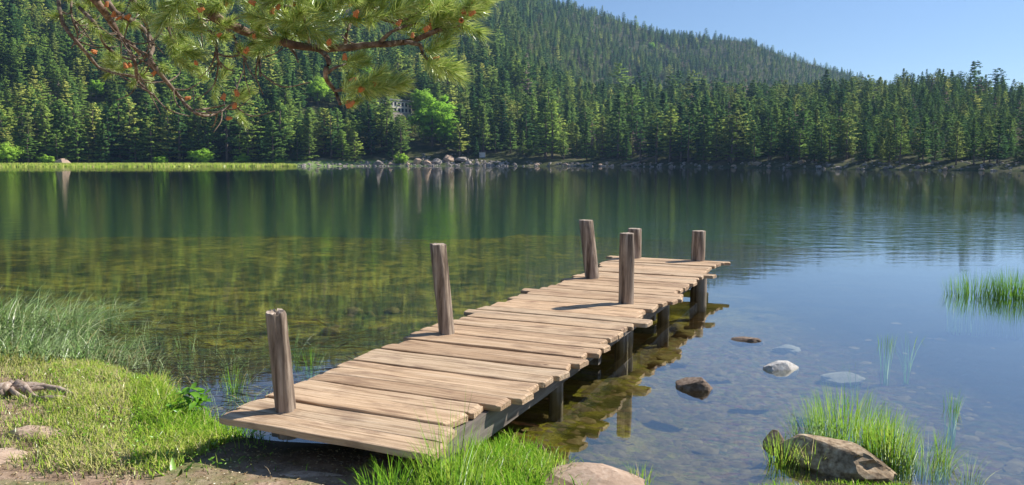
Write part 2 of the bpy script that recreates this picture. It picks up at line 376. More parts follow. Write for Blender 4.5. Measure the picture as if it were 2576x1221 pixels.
# ------------------------------------------------------------------ water
def m_water():
    m, nt, out = mat('water'); v = gcoords(nt)
    big = noise_(nt, v, 0.12, 2, 0.5)
    v1 = gcoords(nt, (1.0, 2.2, 1.0))
    w1 = noise_(nt, v1, 1.3, 2, 0.5, 0.3); w2 = noise_(nt, v1, 7.0, 3, 0.55, 0.3)
    sx = nt.nodes.new('ShaderNodeSeparateXYZ'); nt.links.new(v, sx.inputs[0])
    # a light breeze ruffles the open water more than the sheltered water round the jetty
    breeze = math_(nt, 'MULTIPLY', math_(nt, 'SUBTRACT', sx.outputs[1], 11.0), 0.09, True)
    lee = math_(nt, 'ADD', 0.10, math_(nt, 'MULTIPLY', breeze, 0.9))
    h = math_(nt, 'ADD', math_(nt, 'MULTIPLY', w1, 1.3), math_(nt, 'MULTIPLY', w2, 0.28))
    h = math_(nt, 'MULTIPLY', h, math_(nt, 'MULTIPLY', lee, math_(nt, 'ADD', 0.4, big)))
    nrm = bump_(nt, h, 0.5, 0.018)
    fr = nt.nodes.new('ShaderNodeFresnel')
    geo = nt.nodes.new('ShaderNodeNewGeometry'); IOR = 1.42      # rays pass straight through, so both sides reflect alike
    nt.links.new(math_(nt, 'ADD', IOR, math_(nt, 'MULTIPLY', geo.outputs['Backfacing'], 1 / IOR - IOR)), fr.inputs[0]); nt.links.new(nrm, fr.inputs[1])
    gl = nt.nodes.new('ShaderNodeBsdfGlossy'); gl.inputs['Roughness'].default_value = 0.015; gl.inputs[0].default_value = (1, 1, 1, 1); nt.links.new(nrm, gl.inputs['Normal'])
    tr = nt.nodes.new('ShaderNodeBsdfTransparent'); tr.inputs[0].default_value = (0.86, 0.90, 0.80, 1)
    mx = nt.nodes.new('ShaderNodeMixShader'); nt.links.new(math_(nt, 'ADD', fr.outputs[0], 0.17, True), mx.inputs[0]); nt.links.new(tr.outputs[0], mx.inputs[1]); nt.links.new(gl.outputs[0], mx.inputs[2])
    nt.links.new(mx.outputs[0], out.inputs[0]); return m
M['water'] = m_water()
me = fast_mesh('water', [(-700, -20, 0), (700, -20, 0), (700, 700, 0), (-700, 700, 0)], [(0, 1, 2, 3)], [M['water']])
tag(link('water', me), kind='structure')

# ------------------------------------------------------------------ far relief
def az_of(x): d = ray(x, 404); return math.atan2(d[0], d[1])
def tan_el(x, pix):            # pix: height above the horizon in 1024 px units
    d = ray(x, 404 - pix * 2576 / 1024); return d[2] / math.hypot(d[0], d[1])
shore_t = [(-900, 190), (0, 222), (350, 232), (700, 245), (900, 254), (1250, 255), (1500, 248), (1700, 222), (1850, 198), (2000, 176), (2200, 155), (2576, 135), (2900, 118), (3600, 95)]
SHA = np.array([az_of(x) for x, _ in shore_t]); SHR = np.array([Yd / math.cos(az_of(x)) for x, Yd in shore_t])
ridge_t = [(-900, 265), (-300, 255), (0, 246), (500, 226), (850, 202), (1000, 188), (1220, 170), (1440, 154), (1550, 139), (1640, 127), (1700, 122), (1870, 118), (1930, 108), (2000, 99), (2100, 88), (2200, 77), (2576, 50), (3600, 40)]
RA = np.array([az_of(x) for x, _ in ridge_t]); RE = np.array([tan_el(x, e) for x, e in ridge_t])
hill_t = [(1300, 20), (1500, 52), (1620, 58), (1800, 60), (2000, 61), (2100, 65), (2200, 62), (2270, 71), (2400, 71), (2470, 64), (2576, 63), (3000, 62), (3600, 66)]
HA = np.array([az_of(x) for x, _ in hill_t]); HE = np.array([tan_el(x, e) for x, e in hill_t])
def far_h(az, r):
    r0 = np.interp(az, SHA, SHR)
    flat = np.interp(az, [az_of(-900), az_of(0), az_of(600), az_of(760), az_of(3600)], [60, 45, 22, 3, 1.0])   # grass strip on the left
    RR = np.interp(az, [az_of(0), az_of(1100), az_of(1500), az_of(2600)], [600, 800, 900, 900])
    x = r * np.sin(az); y = r * np.cos(az)
    s = r - r0 - flat
    top = np.interp(az, RA, RE) * RR + CAM_H
    k = np.clip(s / (RR - r0 - flat), 0, 1.35)
    big = np.where(k <= 1, top * k ** 1.02, top * (1 - (k - 1) * 1.6))
    RH = np.interp(az, [az_of(1300), az_of(2000), az_of(2576), az_of(3600)], [420, 380, 310, 260])
    toph = np.interp(az, HA, HE) * RH + CAM_H
    kh = np.clip(s / (RH - r0), 0, 1.6)
    near = np.where(kh <= 1, toph * np.clip(kh, 0, 1), toph * (1 - (kh - 1) ** 1.0 * 1.2))
    wr = np.clip((az - az_of(1300)) / (az_of(1560) - az_of(1300)), 0, 1)
    far2 = top * np.clip((r - RH * 1.15) / (RR - RH * 1.15), 0, 1.0) - np.clip(r - RR, 0, 1e9) * 0.25
    right = np.maximum(near, far2)
    z = (1 - wr) * big + wr * right
    bumpy = 14 * fbm(x, y, 0.011, 3, 4) * np.clip(s / 160, 0, 1) + 1.6 * fbm(x, y, 0.06, 3, 8) * np.clip(s / 12, 0, 1)
    shelf = np.clip((r - r0) / 6.0, -1.5, 1) * 0.5
    return np.where(r < r0, (r - r0) * 1.6, np.maximum(z + bumpy * (1 - 0.6 * wr) , 0) + shelf + 0.05)
azs = np.linspace(R(-75), R(78), 360); rr = np.concatenate([np.linspace(90, 300, 150), np.linspace(303, 620, 90), np.linspace(625, 1300, 60)])
AZ, RRg = np.meshgrid(azs, rr); Zf = np.maximum(far_h(AZ, RRg), -8)
Vf = np.stack([RRg * np.sin(AZ), RRg * np.cos(AZ), Zf], -1).reshape(-1, 3)
na, nr = len(azs), len(rr); ii = (np.arange(nr - 1)[:, None] * na + np.arange(na - 1)[None, :]).ravel()
Ff = np.stack([ii, ii + 1, ii + na + 1, ii + na], -1)
def m_hill():
    m, nt, out = mat('forest_floor'); v = gcoords(nt)
    g = noise_(nt, v, 0.25, 6, 0.65); g2 = noise_(nt, v, 0.045, 4, 0.6)
    c = ramp(nt, [(0.35, (0.030, 0.042, 0.016)), (0.52, (0.065, 0.075, 0.030)), (0.66, (0.17, 0.15, 0.09)), (0.78, (0.34, 0.29, 0.22))], g).outputs[0]
    geo = nt.nodes.new('ShaderNodeNewGeometry'); sx = nt.nodes.new('ShaderNodeSeparateXYZ'); nt.links.new(geo.outputs['Position'], sx.inputs[0])
    low = ramp(nt, [(0.35, (1, 1, 1)), (0.6, (0, 0, 0))], math_(nt, 'MULTIPLY', sx.outputs[2], 0.25)).outputs[0]
    lf = ramp(nt, [(0.45, (1, 1, 1)), (0.55, (0, 0, 0))], math_(nt, 'ADD', math_(nt, 'MULTIPLY', sx.outputs[0], 0.004), 0.63)).outputs[0]
    gr = ramp(nt, [(0.35, (0.12, 0.20, 0.05)), (0.65, (0.27, 0.35, 0.13))], noise_(nt, v, 0.5, 5, 0.6)).outputs[0]
    c = mixc(nt, c, gr, math_(nt, 'MULTIPLY', low, lf))
    c = mixc(nt, (0.022, 0.075, 0.050), c, ramp(nt, [(0.0, (0, 0, 0)), (0.5, (1, 1, 1))], math_(nt, 'ADD', sx.outputs[2], 0.35)).outputs[0])  # under water: same scattered-light green put into the ground colour
    principled(nt, out, c, 0.95, None, 0.05); return m
M['hill'] = m_hill()
tag(link('hillside', fast_mesh('hillside', Vf, Ff, [M['hill']], smooth=True)), kind='structure')
def hit(x, y):
    """the point where the sight line meets the far relief"""
    d = ray(x, y); a = math.atan2(d[0], d[1]); te = d[2] / math.hypot(d[0], d[1])
    r = np.arange(100, 1200, 1.0); z = far_h(np.full_like(r, a), r)
    ok = np.nonzero(z > CAM_H + te * r)[0]
    rr_ = r[ok[0]] if len(ok) else 900.0
    return Vector((rr_ * math.sin(a), rr_ * math.cos(a), float(z[ok[0]]) if len(ok) else 0))
def fz(x, y): return float(far_h(np.array([math.atan2(x, y)]), np.array([math.hypot(x, y)]))[0])

# ------------------------------------------------------------------ tree kinds (crown and trunk meshes, 15 m nominal)
def leaf_cloud(centers, radii, per, size, seed, flat=0.55, up=0.5, axis_xy=None):
    g = np.random.default_rng(seed); C = np.repeat(np.asarray(centers), per, 0); Rr = np.repeat(np.asarray(radii), per)
    n = len(C); d = g.normal(size=(n, 3)); d /= np.linalg.norm(d, axis=1)[:, None]
    rad = Rr[:, None] * g.uniform(0.35, 1.0, (n, 1)); off = d * rad; off[:, 2] *= flat
    P = C + off
    sz = size * g.uniform(0.6, 1.35, (n, 1))
    a = g.normal(size=(n, 3)); a[:, 2] *= 0.45; a /= np.linalg.norm(a, axis=1)[:, None]
    b = np.cross(a, d); b /= np.maximum(np.linalg.norm(b, axis=1)[:, None], 1e-6)
    V = np.stack([P - a * sz * 0.6 - b * sz * 0.28, P - a * sz * 0.3 + b * sz * 0.42, P + a * sz * 0.8], 1).reshape(-1, 3)
    nn = d * [1, 1, 0.8] + [0, 0, up]
    if axis_xy is not None:
        o = C.copy(); o[:, 2] = 0; o /= np.maximum(np.linalg.norm(o, axis=1)[:, None], 0.3); nn = nn + o * 0.8
    nn /= np.linalg.norm(nn, axis=1)[:, None]
    Nn = np.repeat(nn, 3, 0)
    return V, np.arange(n * 3).reshape(-1, 3), Nn
def conifer(seed, H=15.0, Rw=2.4, base=0.13, power=0.8, round_=0.0, levels=20, dens=1.0, lean=0.0):
    g = np.random.default_rng(seed); C, Rd = [], []
    for i in range(levels):
        t = (i + g.uniform(-0.3, 0.3)) / levels; t = max(t, 0); z = H * (base + (0.985 - base) * t)
        prof = (1 - t) ** power if not round_ else (1 - t ** (2.2)) ** 0.6 * (0.55 + 0.45 * min(1, t * 3.0))
        nb = int(max(3, round((5.5 - 2 * t) * dens)))
        a0 = g.uniform(0, 6.28)
        for k in range(nb):
            if g.random() < 0.10: continue
            a = a0 + 6.283 * k / nb + g.uniform(-0.4, 0.4)
            L = Rw * prof * g.uniform(0.6, 1.2) + 0.15
            steps = max(1, int(L / 0.62))
            tilt = g.uniform(-0.25, 0.18) + 0.45 * t - 0.12
            for s in range(steps + 1):
                q = (s + 0.6) / (steps + 1) * L
                if s == 0 and L > 1.2: continue
                C.append((math.cos(a) * q, math.sin(a) * q, z + tilt * q + 0.12 * q * q / max(L, .5) + g.uniform(-.12, .12)))
                Rd.append(0.50 * (0.6 + 0.55 * (1 - t)) * g.uniform(0.75, 1.25))
    C.append((0, 0, H * 0.975)); Rd.append(0.25); C.append((0, 0, H * 0.93)); Rd.append(0.4)
    V, F, Nn = leaf_cloud(C, Rd, 9, 0.44, seed + 50, 0.5, 0.55, True)
    return V, F, Nn
def trunk(seed, H, r, top=0.9, branches=0):
    g = random.Random(seed)
    pts = [(0.15 * math.sin(i * 1.3 + seed) * (i / 6), 0.15 * math.cos(i * 0.9 + seed) * (i / 6), -0.6 + (H * top + 0.6) * i / 6) for i in range(7)]
    P = [tube(pts, [r * (1.15 - 0.95 * i / 6) for i in range(7)], 7, 0.2, seed)]
    for k in range(branches):
        a = g.uniform(0, 6.28); z = H * g.uniform(0.15, 0.5); L = g.uniform(0.8, 1.8)
        P.append(tube([(0, 0, z), (math.cos(a) * L * .5, math.sin(a) * L * .5, z + .1), (math.cos(a) * L, math.sin(a) * L, z - .1)], [r * .22, r * .15, r * .06], 4))
    return join(P)
KINDS = {}
def add_kind(key, crown, trk, mc, desc):
    V, F, Nn = crown
    KINDS[key] = (fast_mesh(key + '_crown', V, F, [mc], normals=Nn), fast_mesh(key + '_trunk', trk[0], trk[1], [M['bark_far']], smooth=True), desc)
add_kind('spire', conifer(1, Rw=2.3, power=0.85, base=0.10), trunk(1, 15, .20), M['conifer'], 'slender spire-topped pine')
add_kind('cone', conifer(2, Rw=3.0, power=0.75, base=0.12), trunk(2, 15, .24), M['conifer'], 'cone-shaped pine')
add_kind('broadpine', conifer(3, Rw=3.2, base=0.20, round_=1, levels=15, dens=.9), trunk(3, 15, .28, .85, 5), M['conifer'], 'round-topped broad pine')
add_kind('sparse', conifer(4, Rw=3.0, base=0.28, power=0.55, levels=13, dens=.8), trunk(4, 15, .24, .93, 8), M['conifer'], 'open-crowned pine')
add_kind('column', conifer(5, Rw=2.0, base=0.06, power=0.5, levels=21), trunk(5, 15, .18), M['conifer'], 'narrow column-like pine')
add_kind('ragged', conifer(6, Rw=2.7, base=0.16, power=0.65, levels=14, dens=.85), trunk(6, 15, .22, .95, 4), M['conifer'], 'ragged-edged pine')
add_kind('deadpine', conifer(7, Rw=2.2, base=0.15, power=0.7, levels=9, dens=.6), trunk(7, 15, .22, .97, 14), M['dead_tree'], 'grey half-dead pine')
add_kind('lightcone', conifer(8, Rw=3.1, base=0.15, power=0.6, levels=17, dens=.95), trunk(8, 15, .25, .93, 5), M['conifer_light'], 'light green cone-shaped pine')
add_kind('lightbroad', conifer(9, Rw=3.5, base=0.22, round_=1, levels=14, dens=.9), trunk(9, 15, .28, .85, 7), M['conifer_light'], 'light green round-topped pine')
def broadleaf(seed, H=10.0, Rw=4.2):
    g = np.random.default_rng(seed); C, Rd = [], []
    for k in range(85):
        d = g.normal(size=3); d /= np.linalg.norm(d); q = g.uniform(0.35, 1.0) ** 0.6
        lob = 1 + 0.22 * math.sin(3 * math.atan2(d[1], d[0]) + seed) + 0.15 * g.normal()
        C.append((d[0] * q * Rw * .82 * lob, d[1] * q * Rw * .82 * lob, H * 0.56 + d[2] * q * H * 0.40 * lob)); Rd.append(g.uniform(0.8, 1.35))
    V, F, Nn = leaf_cloud(C, Rd, 46, 0.42, seed, 0.75, 0.35)
    c = V - [0, 0, H * 0.5]; c /= np.linalg.norm(c, axis=1)[:, None]; Nn = Nn + c * 0.7; Nn /= np.linalg.norm(Nn, axis=1)[:, None]
    return V, F, Nn
add_kind('leafy', broadleaf(11), trunk(11, 10, .22, .7, 4), M['broad'], 'round bright green broadleaf tree')
add_kind('leafy_low', broadleaf(12, 6.5, 4.4), trunk(12, 6.5, .15, .6, 3), M['broad'], 'low bright green leafy bush')

# ------------------------------------------------------------------ where the trees stand
keep_clear = []          # (x0, x1, y) view windows: no nearer tree may rise above y there
keep_clear += [(988, 1042, 284, 330), (1030, 1148, 366, 262), (1040, 1100, 283, 318), (758, 845, 266, 330), (215, 268, 252, 330), (895, 955, 213, 420), (1206, 1222, 402, 262), (0, 45, 405, 270), (478, 540, 404, 262)]
def tree_field():
    pts = []
    r = 118.0
    while r < 1010:
        step = 4.5 + (r - 120) * 0.0012
        n = int((R(62) + R(64)) * r / step)
        a = np.linspace(R(-62), R(64), n) + rng.uniform(-0.5, 0.5, n) * step / r
        q = r + rng.uniform(-0.55, 0.55, n) * step
        pts.append(np.stack([a, q], -1)); r += step * 0.98
    r = 110.0
    while r < 430:           # the low wood on the right stands closer
        n = int((R(64) - az_of(1750)) * r / 4.6); a = np.linspace(az_of(1750), R(64), n) + rng.uniform(-.5, .5, n) * 4.6 / r
        pts.append(np.stack([a, r + rng.uniform(-2.3, 2.3, n)], -1)); r += 4.5
    P = np.vstack(pts); a, q = P[:, 0], P[:, 1]
    r0 = np.interp(a, SHA, SHR); gap = np.interp(a, [az_of(-900), az_of(0), az_of(600), az_of(740), az_of(1180), az_of(1250), az_of(1500), az_of(3600)], [42, 34, 20, 5, 8, 14, 5, 4])
    RR = np.interp(a, [az_of(0), az_of(1100), az_of(1500), az_of(2600)], [600, 800, 900, 900])
    s = q - r0 - gap
    ok = (s > 0) & (q < RR + 45)
    a, q, s, r0 = a[ok], q[ok], s[ok], r0[ok]
    x = q * np.sin(a); y = q * np.cos(a); z = far_h(a, q)
    clear = fbm(x, y, 0.018, 3, 21) + rng.uniform(-.12, .12, len(x))
    ok = (clear < 0.30) | (s < 25); a, q, s, x, y, z = a[ok], q[ok], s[ok], x[ok], y[ok], z[ok]
    h0 = np.interp(a, [az_of(0), az_of(1200), az_of(1600), az_of(1900), az_of(2300), az_of(2800)], [15.5, 14.5, 13.0, 10.0, 7.6, 6.5])
    h = h0 * (0.45 + 0.85 * rng.random(len(x)) ** 1.2) * np.interp(s, [0, 80, 300, 650], [1.0, .86, 0.68, 0.58])
    h *= 1 + 0.6 * fbm(x, y, 0.03, 2, 9)
    h *= np.where(rng.random(len(h)) < np.where(s > 120, .09, .03), 1.45, 1)
    px, top = proj(np.stack([x, y, z + h], -1)); _, bot = proj(np.stack([x, y, z], -1))
    keep = np.ones(len(x), bool)
    for (x0, x1, yl, rmax) in keep_clear:
        w = 5
        if yl < 400: hp_ = hit((x0 + x1) / 2, yl + 1); rmax = math.hypot(hp_.x, hp_.y) + 1.5
        bad = (px > x0 - w) & (px < x1 + w) & (top < yl) & (q < rmax)
        # shorten what can be shortened, drop the rest
        room = (bot - yl) / np.maximum(bot - top, 1)
        h = np.where(bad & (room > 0.45), h * room * 0.97, h); keep &= ~(bad & (room <= 0.45))
    return a[keep], q[keep], s[keep], x[keep], y[keep], z[keep], h[keep], px[keep]
ta, tq, ts, tx, ty, tz, th, tpx = tree_field()
kinds_l = ['spire', 'cone', 'broadpine', 'sparse', 'column', 'ragged', 'deadpine', 'lightcone', 'lightbroad']
tk = rng.choice(7, len(tx), p=[.17, .19, .24, .08, .11, .18, .03])
low = ts < 20; tk[low] = rng.choice(7, low.sum(), p=[.14, .24, .22, .14, .08, .16, .02])
# lighter, broader pines grow on the left shore and along the water
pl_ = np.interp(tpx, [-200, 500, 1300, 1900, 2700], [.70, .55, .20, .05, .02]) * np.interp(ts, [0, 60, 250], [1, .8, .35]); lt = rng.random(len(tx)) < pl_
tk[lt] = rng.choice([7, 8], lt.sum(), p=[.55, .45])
trot = rng.uniform(0, 6.283, len(tx)); tw = rng.uniform(1.0, 1.6, len(tx))
# the 300 that show largest stand as single trees
inview = (tpx > -40) & (tpx < 2616)
app = np.where(inview, th / tq * np.where(ts < 34, 1.0, 0.72) * np.where(ts < 16, 1.3, 1.0), 0)
order = np.argsort(-app); single = np.zeros(len(tx), bool); single[order[:262]] = True
def place_tree(key, loc, h, rz, w, label, cat, group, nominal=15.0):
    cme, tme, _ = KINDS[key]
    name = {'leafy': 'broadleaf_tree', 'leafy_low': 'leafy_bush'}.get(key, 'pine_tree')
    o = empty(name, loc, rz); k = h / nominal; o.scale = (k * w, k * w, k)
    link('crown', cme, o); link('trunk', tme, o); tag(o, label, cat, group); return o
ORD = ['first', 'second', 'third', 'fourth', 'fifth', 'sixth', 'seventh', 'eighth', 'ninth', 'tenth', 'eleventh', 'twelfth', 'thirteenth', 'fourteenth', 'fifteenth', 'sixteenth', 'seventeenth', 'eighteenth', 'nineteenth', 'twentieth']
def ordn(i):
    return ORD[i] if i < 20 else ['twenty', 'thirty', 'forty', 'fifty', 'sixty'][(i + 1) // 10 - 2] + '-' + (['', *ORD][(i + 1) % 10] or 'th') if (i + 1) % 10 else ['twentieth', 'thirtieth', 'fortieth', 'fiftieth', 'sixtieth'][(i + 1) // 10 - 2]
stretches = [(-99, 400, 'above left grass strip'), (400, 740, 'where grass strip ends'), (740, 1130, 'below the house'),
             (1130, 1560, 'right of rocky point'), (1560, 1900, 'behind pale fallen log'), (1900, 2250, 'above right rocky shore'), (2250, 2999, 'near right picture edge')]
idx = np.nonzero(single)[0]
for (x0, x1, where) in stretches:
    sel = [i for i in idx if x0 <= tpx[i] < x1]
    sel.sort(key=lambda i: ts[i]); nrow = max(1, math.ceil(len(sel) / 14)); rows = np.array_split(sel, nrow)
    for ri, row in enumerate(rows):
        for ci, i in enumerate(sorted(row, key=lambda i: tpx[i])):
            ds = KINDS[kinds_l[tk[i]]][2]
            lab = f"{ds}, {ordn(ci)} from left in {['waterside', 'second', 'third', 'fourth', 'fifth', 'sixth'][ri]} row {where}"
            if len(lab.split()) > 16: lab = lab.replace(' with a bare lower trunk', '').replace('the left in', 'left in')
            if len(lab.split()) > 16: lab = lab.replace('thin open-crowned', 'open-crowned').replace(' picture edge', ' edge').replace(', ', ' ', 0)
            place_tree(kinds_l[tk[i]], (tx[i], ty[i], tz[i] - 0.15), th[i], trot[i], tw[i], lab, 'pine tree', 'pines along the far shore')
# broadleaf trees among the pines
BL = [('leafy', 800, 268, 66, 'round bright green tree on the slope left of the house'), ('leafy', 1088, 368, 118, 'largest bright green tree, right of the house above the rocks'),
      ('leafy', 1066, 296, 66, 'bright green tree directly beside and behind the right end of the house'), ('leafy', 242, 252, 46, 'pale bright green tree alone high among pines on the left slope'),
      ('leafy', 925, 213, 42, 'green broadleaf tree highest up the slope behind the house'), ('leafy', 1285, 212, 34, 'small green broadleaf tree on the slope above the lawn clearing'),
      ('leafy', 1120, 372, 58, 'bright green tree overhanging the large shore boulders'), ('leafy', 1310, 205, 30, 'small green broadleaf tree next to another in the middle slope'),
      ('leafy_low', 18, 408, 50, 'leafy bush at the left picture edge behind the grass strip'), ('leafy_low', 508, 408, 38, 'leafy bush behind the right end of the grass strip'),
      ('leafy_low', 1010, 412, 24, 'low green bush among the rocks on the rocky point'), ('leafy_low', 905, 330, 26, 'low bright green bush on the slope below left of the house'),
      ('leafy_low', 405, 408, 22, 'tiny leafy bush behind the middle of the grass strip'), ('leafy_low', 120, 408, 24, 'small round bush left of the lone pale boulder'), ('leafy_low', 610, 408, 26, 'leafy bush behind the strip just before it ends'),
      ('leafy_low', 700, 398, 16, 'small leafy bush where the grass strip ends'), ('leafy', 1640, 130, 22, 'tiny pale green tree high on the middle of the mountain')]
for key, x, y, hp, lab in BL:
    p = hit(x, y); nom = 10.0 if key == 'leafy' else 6.5
    if key == 'leafy_low' and x < 740:
        aa_ = az_of(x); r_ = float(np.interp(aa_, SHA, SHR)) + float(np.interp(x, [0, 600, 740], [31, 17, 4])); p = Vector((r_ * math.sin(aa_), r_ * math.cos(aa_), 0)); p.z = fz(p.x, p.y)
    h = hp * (1024 / 2576) / FPX * p.y * 1.08
    w = 1.2
    place_tree(key, p - Vector((0, 0, .3)), h, random.uniform(0, 6), w, lab, 'tree' if key == 'leafy' else 'bush', 'bright green broadleaf trees among the pines', nom)
# the rest of the wood: one mass
rest = np.nonzero(~single)[0]
fm = bpy.data.meshes.new('forest'); fm.vertices.add(len(rest))
fm.vertices.foreach_set('co', np.stack([tx, ty, tz - 0.2], -1)[rest].astype(np.float32).ravel())
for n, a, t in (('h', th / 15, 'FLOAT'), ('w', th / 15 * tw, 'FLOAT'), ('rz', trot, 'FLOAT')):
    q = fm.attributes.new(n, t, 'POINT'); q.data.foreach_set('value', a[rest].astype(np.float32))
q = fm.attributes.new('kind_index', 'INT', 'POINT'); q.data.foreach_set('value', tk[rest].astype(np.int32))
forest = link('forest', fm)
tag(forest, 'dense pine forest covering the slopes behind the shoreline trees', 'forest', None, 'stuff')
lib = bpy.data.collections.new('tree_kinds')
for i, k in enumerate(kinds_l):
    V1 = KINDS[k][0]; V2 = KINDS[k][1]
    n1, n2 = len(V1.vertices), len(V2.vertices)
    o = bpy.data.objects.new(f'{i}_{k}', V1); lib.objects.link(o)
ng = bpy.data.node_groups.new('scatter_trees', 'GeometryNodeTree')
ng.interface.new_socket('Geometry', in_out='INPUT', socket_type='NodeSocketGeometry'); ng.interface.new_socket('Geometry', in_out='OUTPUT', socket_type='NodeSocketGeometry')
gi = ng.nodes.new('NodeGroupInput'); go = ng.nodes.new('NodeGroupOutput'); iop = ng.nodes.new('GeometryNodeInstanceOnPoints')
ci = ng.nodes.new('GeometryNodeCollectionInfo'); ci.inputs['Collection'].default_value = lib; ci.inputs['Separate Children'].default_value = True; ci.inputs['Reset Children'].default_value = True
def named(n, t):
    a = ng.nodes.new('GeometryNodeInputNamedAttribute'); a.data_type = t; a.inputs['Name'].default_value = n; return a.outputs['Attribute']
cs = ng.nodes.new('ShaderNodeCombineXYZ'); cr_ = ng.nodes.new('ShaderNodeCombineXYZ')
w_, h_ = named('w', 'FLOAT'), named('h', 'FLOAT')
ng.links.new(w_, cs.inputs[0]); ng.links.new(w_, cs.inputs[1]); ng.links.new(h_, cs.inputs[2]); ng.links.new(named('rz', 'FLOAT'), cr_.inputs[2])
er = ng.nodes.new('FunctionNodeEulerToRotation'); ng.links.new(cr_.outputs[0], er.inputs[0])
ng.links.new(gi.outputs[0], iop.inputs['Points']); ng.links.new(ci.outputs[0], iop.inputs['Instance']); iop.inputs['Pick Instance'].default_value = True
ng.links.new(named('kind_index', 'INT'), iop.inputs['Instance Index']); ng.links.new(er.outputs[0], iop.inputs['Rotation']); ng.links.new(cs.outputs[0], iop.inputs['Scale'])
ng.links.new(iop.outputs[0], go.inputs[0])
md = forest.modifiers.new('scatter', 'NODES'); md.node_group = ng
print('trees', len(tx))

# ------------------------------------------------------------------ rocks
def rock_mesh(name, sx, sy, sz, seed, m, sub_=3, amp=0.22, cuts=6, freq=1.3):
    bm = bmesh.new(); bmesh.ops.create_icosphere(bm, subdivisions=sub_, radius=1.0)
    g = random.Random(seed); planes = []
    for _ in range(cuts):
        n = Vector((g.uniform(-1, 1), g.uniform(-1, 1), g.uniform(-.5, 1))).normalized(); planes.append((n, g.uniform(.55, .85)))
    off = Vector((seed * 3.1, seed * 1.7, 0))
    for v in bm.verts:
        p = v.co.copy()
        p *= 1 + amp * noise.fractal(p * freq + off, 1.0, 2.0, 4) + 0.05 * noise.noise(p * 7 + off)
        for n, d in planes:
            q = p.dot(n) - d
            if q > 0: p -= n * q * 0.92
        v.co = Vector((p.x * sx, p.y * sy, p.z * sz))
    me = bpy.data.meshes.new(name); bm.to_mesh(me); bm.free(); me.materials.append(m)
    me.polygons.foreach_set('use_smooth', np.full(len(me.polygons), False))
    return me
def rock(name, loc, s, seed, m, label, cat='rock', group=None, rz=0.0, sub_=4, **kw):
    o = link(name, rock_mesh(name, s[0], s[1], s[2], seed, m, sub_, **kw)); o.location = loc; o.rotation_euler = (0, 0, rz); tag(o, label, cat, group); return o
# far shore boulders
g = random.Random(5); far_rocks = []
spots = [(715, 414, 16), (740, 415, 12), (765, 413, 20), (800, 414, 15), (855, 414, 24), (885, 415, 14), (925, 412, 22), (950, 415, 30), (985, 413, 22), (1025, 414, 18), (1050, 408, 26), (1075, 411, 26), (1100, 407, 30),
         (1128, 402, 34), (1160, 404, 34), (1178, 410, 22), (1200, 414, 20), (1230, 415, 16), (1260, 415, 12), (1295, 414, 14), (1350, 415, 16), (1420, 414, 18), (1465, 416, 14), (1510, 415, 20), (1585, 416, 16), (1660, 417, 14), (1760, 419, 14),
         (1845, 418, 22), (1868, 411, 16), (1905, 413, 34), (1935, 418, 20), (1985, 417, 26), (2015, 409, 26), (2060, 421, 22), (2110, 424, 26), (2160, 425, 16), (2230, 424, 20), (2310, 422, 26), (2380, 426, 22), (2470, 428, 20)]
for i, (x, y, wpx) in enumerate(spots):
    a = az_of(x); r0 = float(np.interp(a, SHA, SHR)); up = max(0, (417 + max(0, (x - 1500) * 0.011) - y)); rr_ = r0 + 1.0 + up * 0.42
    p = Vector((rr_ * math.sin(a), rr_ * math.cos(a), 0)); p.z = fz(p.x, p.y)
    wd = wpx * (.62 if x < 930 else .7 if x > 1500 else .95) * .3975 / FPX * p.y
    col_ = 'pale grey' if g.random() < .5 else 'tan'
    where = 'left of the rocky point' if x < 930 else 'on the rocky point' if x < 1250 else 'along the shore right of the point' if x < 1800 else 'on the right shore'
    far_rocks.append(rock('shore_rock', p + Vector((0, 0, wd * .12)), (wd * .5, wd * .42, wd * g.uniform(.22, .40)), 60 + i, M['rock_tan'] if col_ == 'tan' else M['rock_shore'],
         (f'{col_} boulder, largest and tallest on the rocky point' if x == 1128 else f'{col_} far shore rock, {ordn(i)} from left, {where}'), 'rock', 'rocks along the far shoreline', g.uniform(0, 6), 3))
# small stones of the far shoreline: too many to count
P = []
g2_ = np.random.default_rng(3)
for k in range(760):
    x = g2_.uniform(900, 2620) if k > 320 else g2_.uniform(900, 1280) if k > 60 else g2_.uniform(700, 900); a = az_of(x); r_ = float(np.interp(a, SHA, SHR)) + g2_.uniform(-1.0, 5.5) + abs(g2_.normal()) * (4 if 980 < x < 1200 or x > 1820 else 0.6)
    zz = float(far_h(np.array([a]), np.array([r_]))[0]); s = g2_.uniform(.25, .8) * (0.6 if x > 1800 else 1)
    th_ = np.linspace(0, 6.283, 7)[:6] + g2_.uniform(-.3, .3, 6); ra = s * g2_.uniform(.6, 1.1, 6)
    V_ = np.vstack([np.stack([np.cos(th_) * ra, np.sin(th_) * ra, np.full(6, -.3 * s)], -1), np.stack([np.cos(th_) * ra * .7, np.sin(th_) * ra * .7, np.full(6, .35 * s) + g2_.uniform(-.1, .15, 6) * s], -1), [[0, 0, .5 * s]]])
    F_ = [(i, (i + 1) % 6, 6 + (i + 1) % 6) for i in range(6)] + [(i, 6 + (i + 1) % 6, 6 + i) for i in range(6)] + [(6 + i, 6 + (i + 1) % 6, 12) for i in range(6)]
    P.append((V_ + [r_ * math.sin(a), r_ * math.cos(a), zz], F_))
V_, F_ = join(P); tag(link('shore_stones', fast_mesh('shore_stones', V_, F_, [M['rock_shore']])), 'loose stones strewn along the far waterline', 'stones', None, 'stuff')
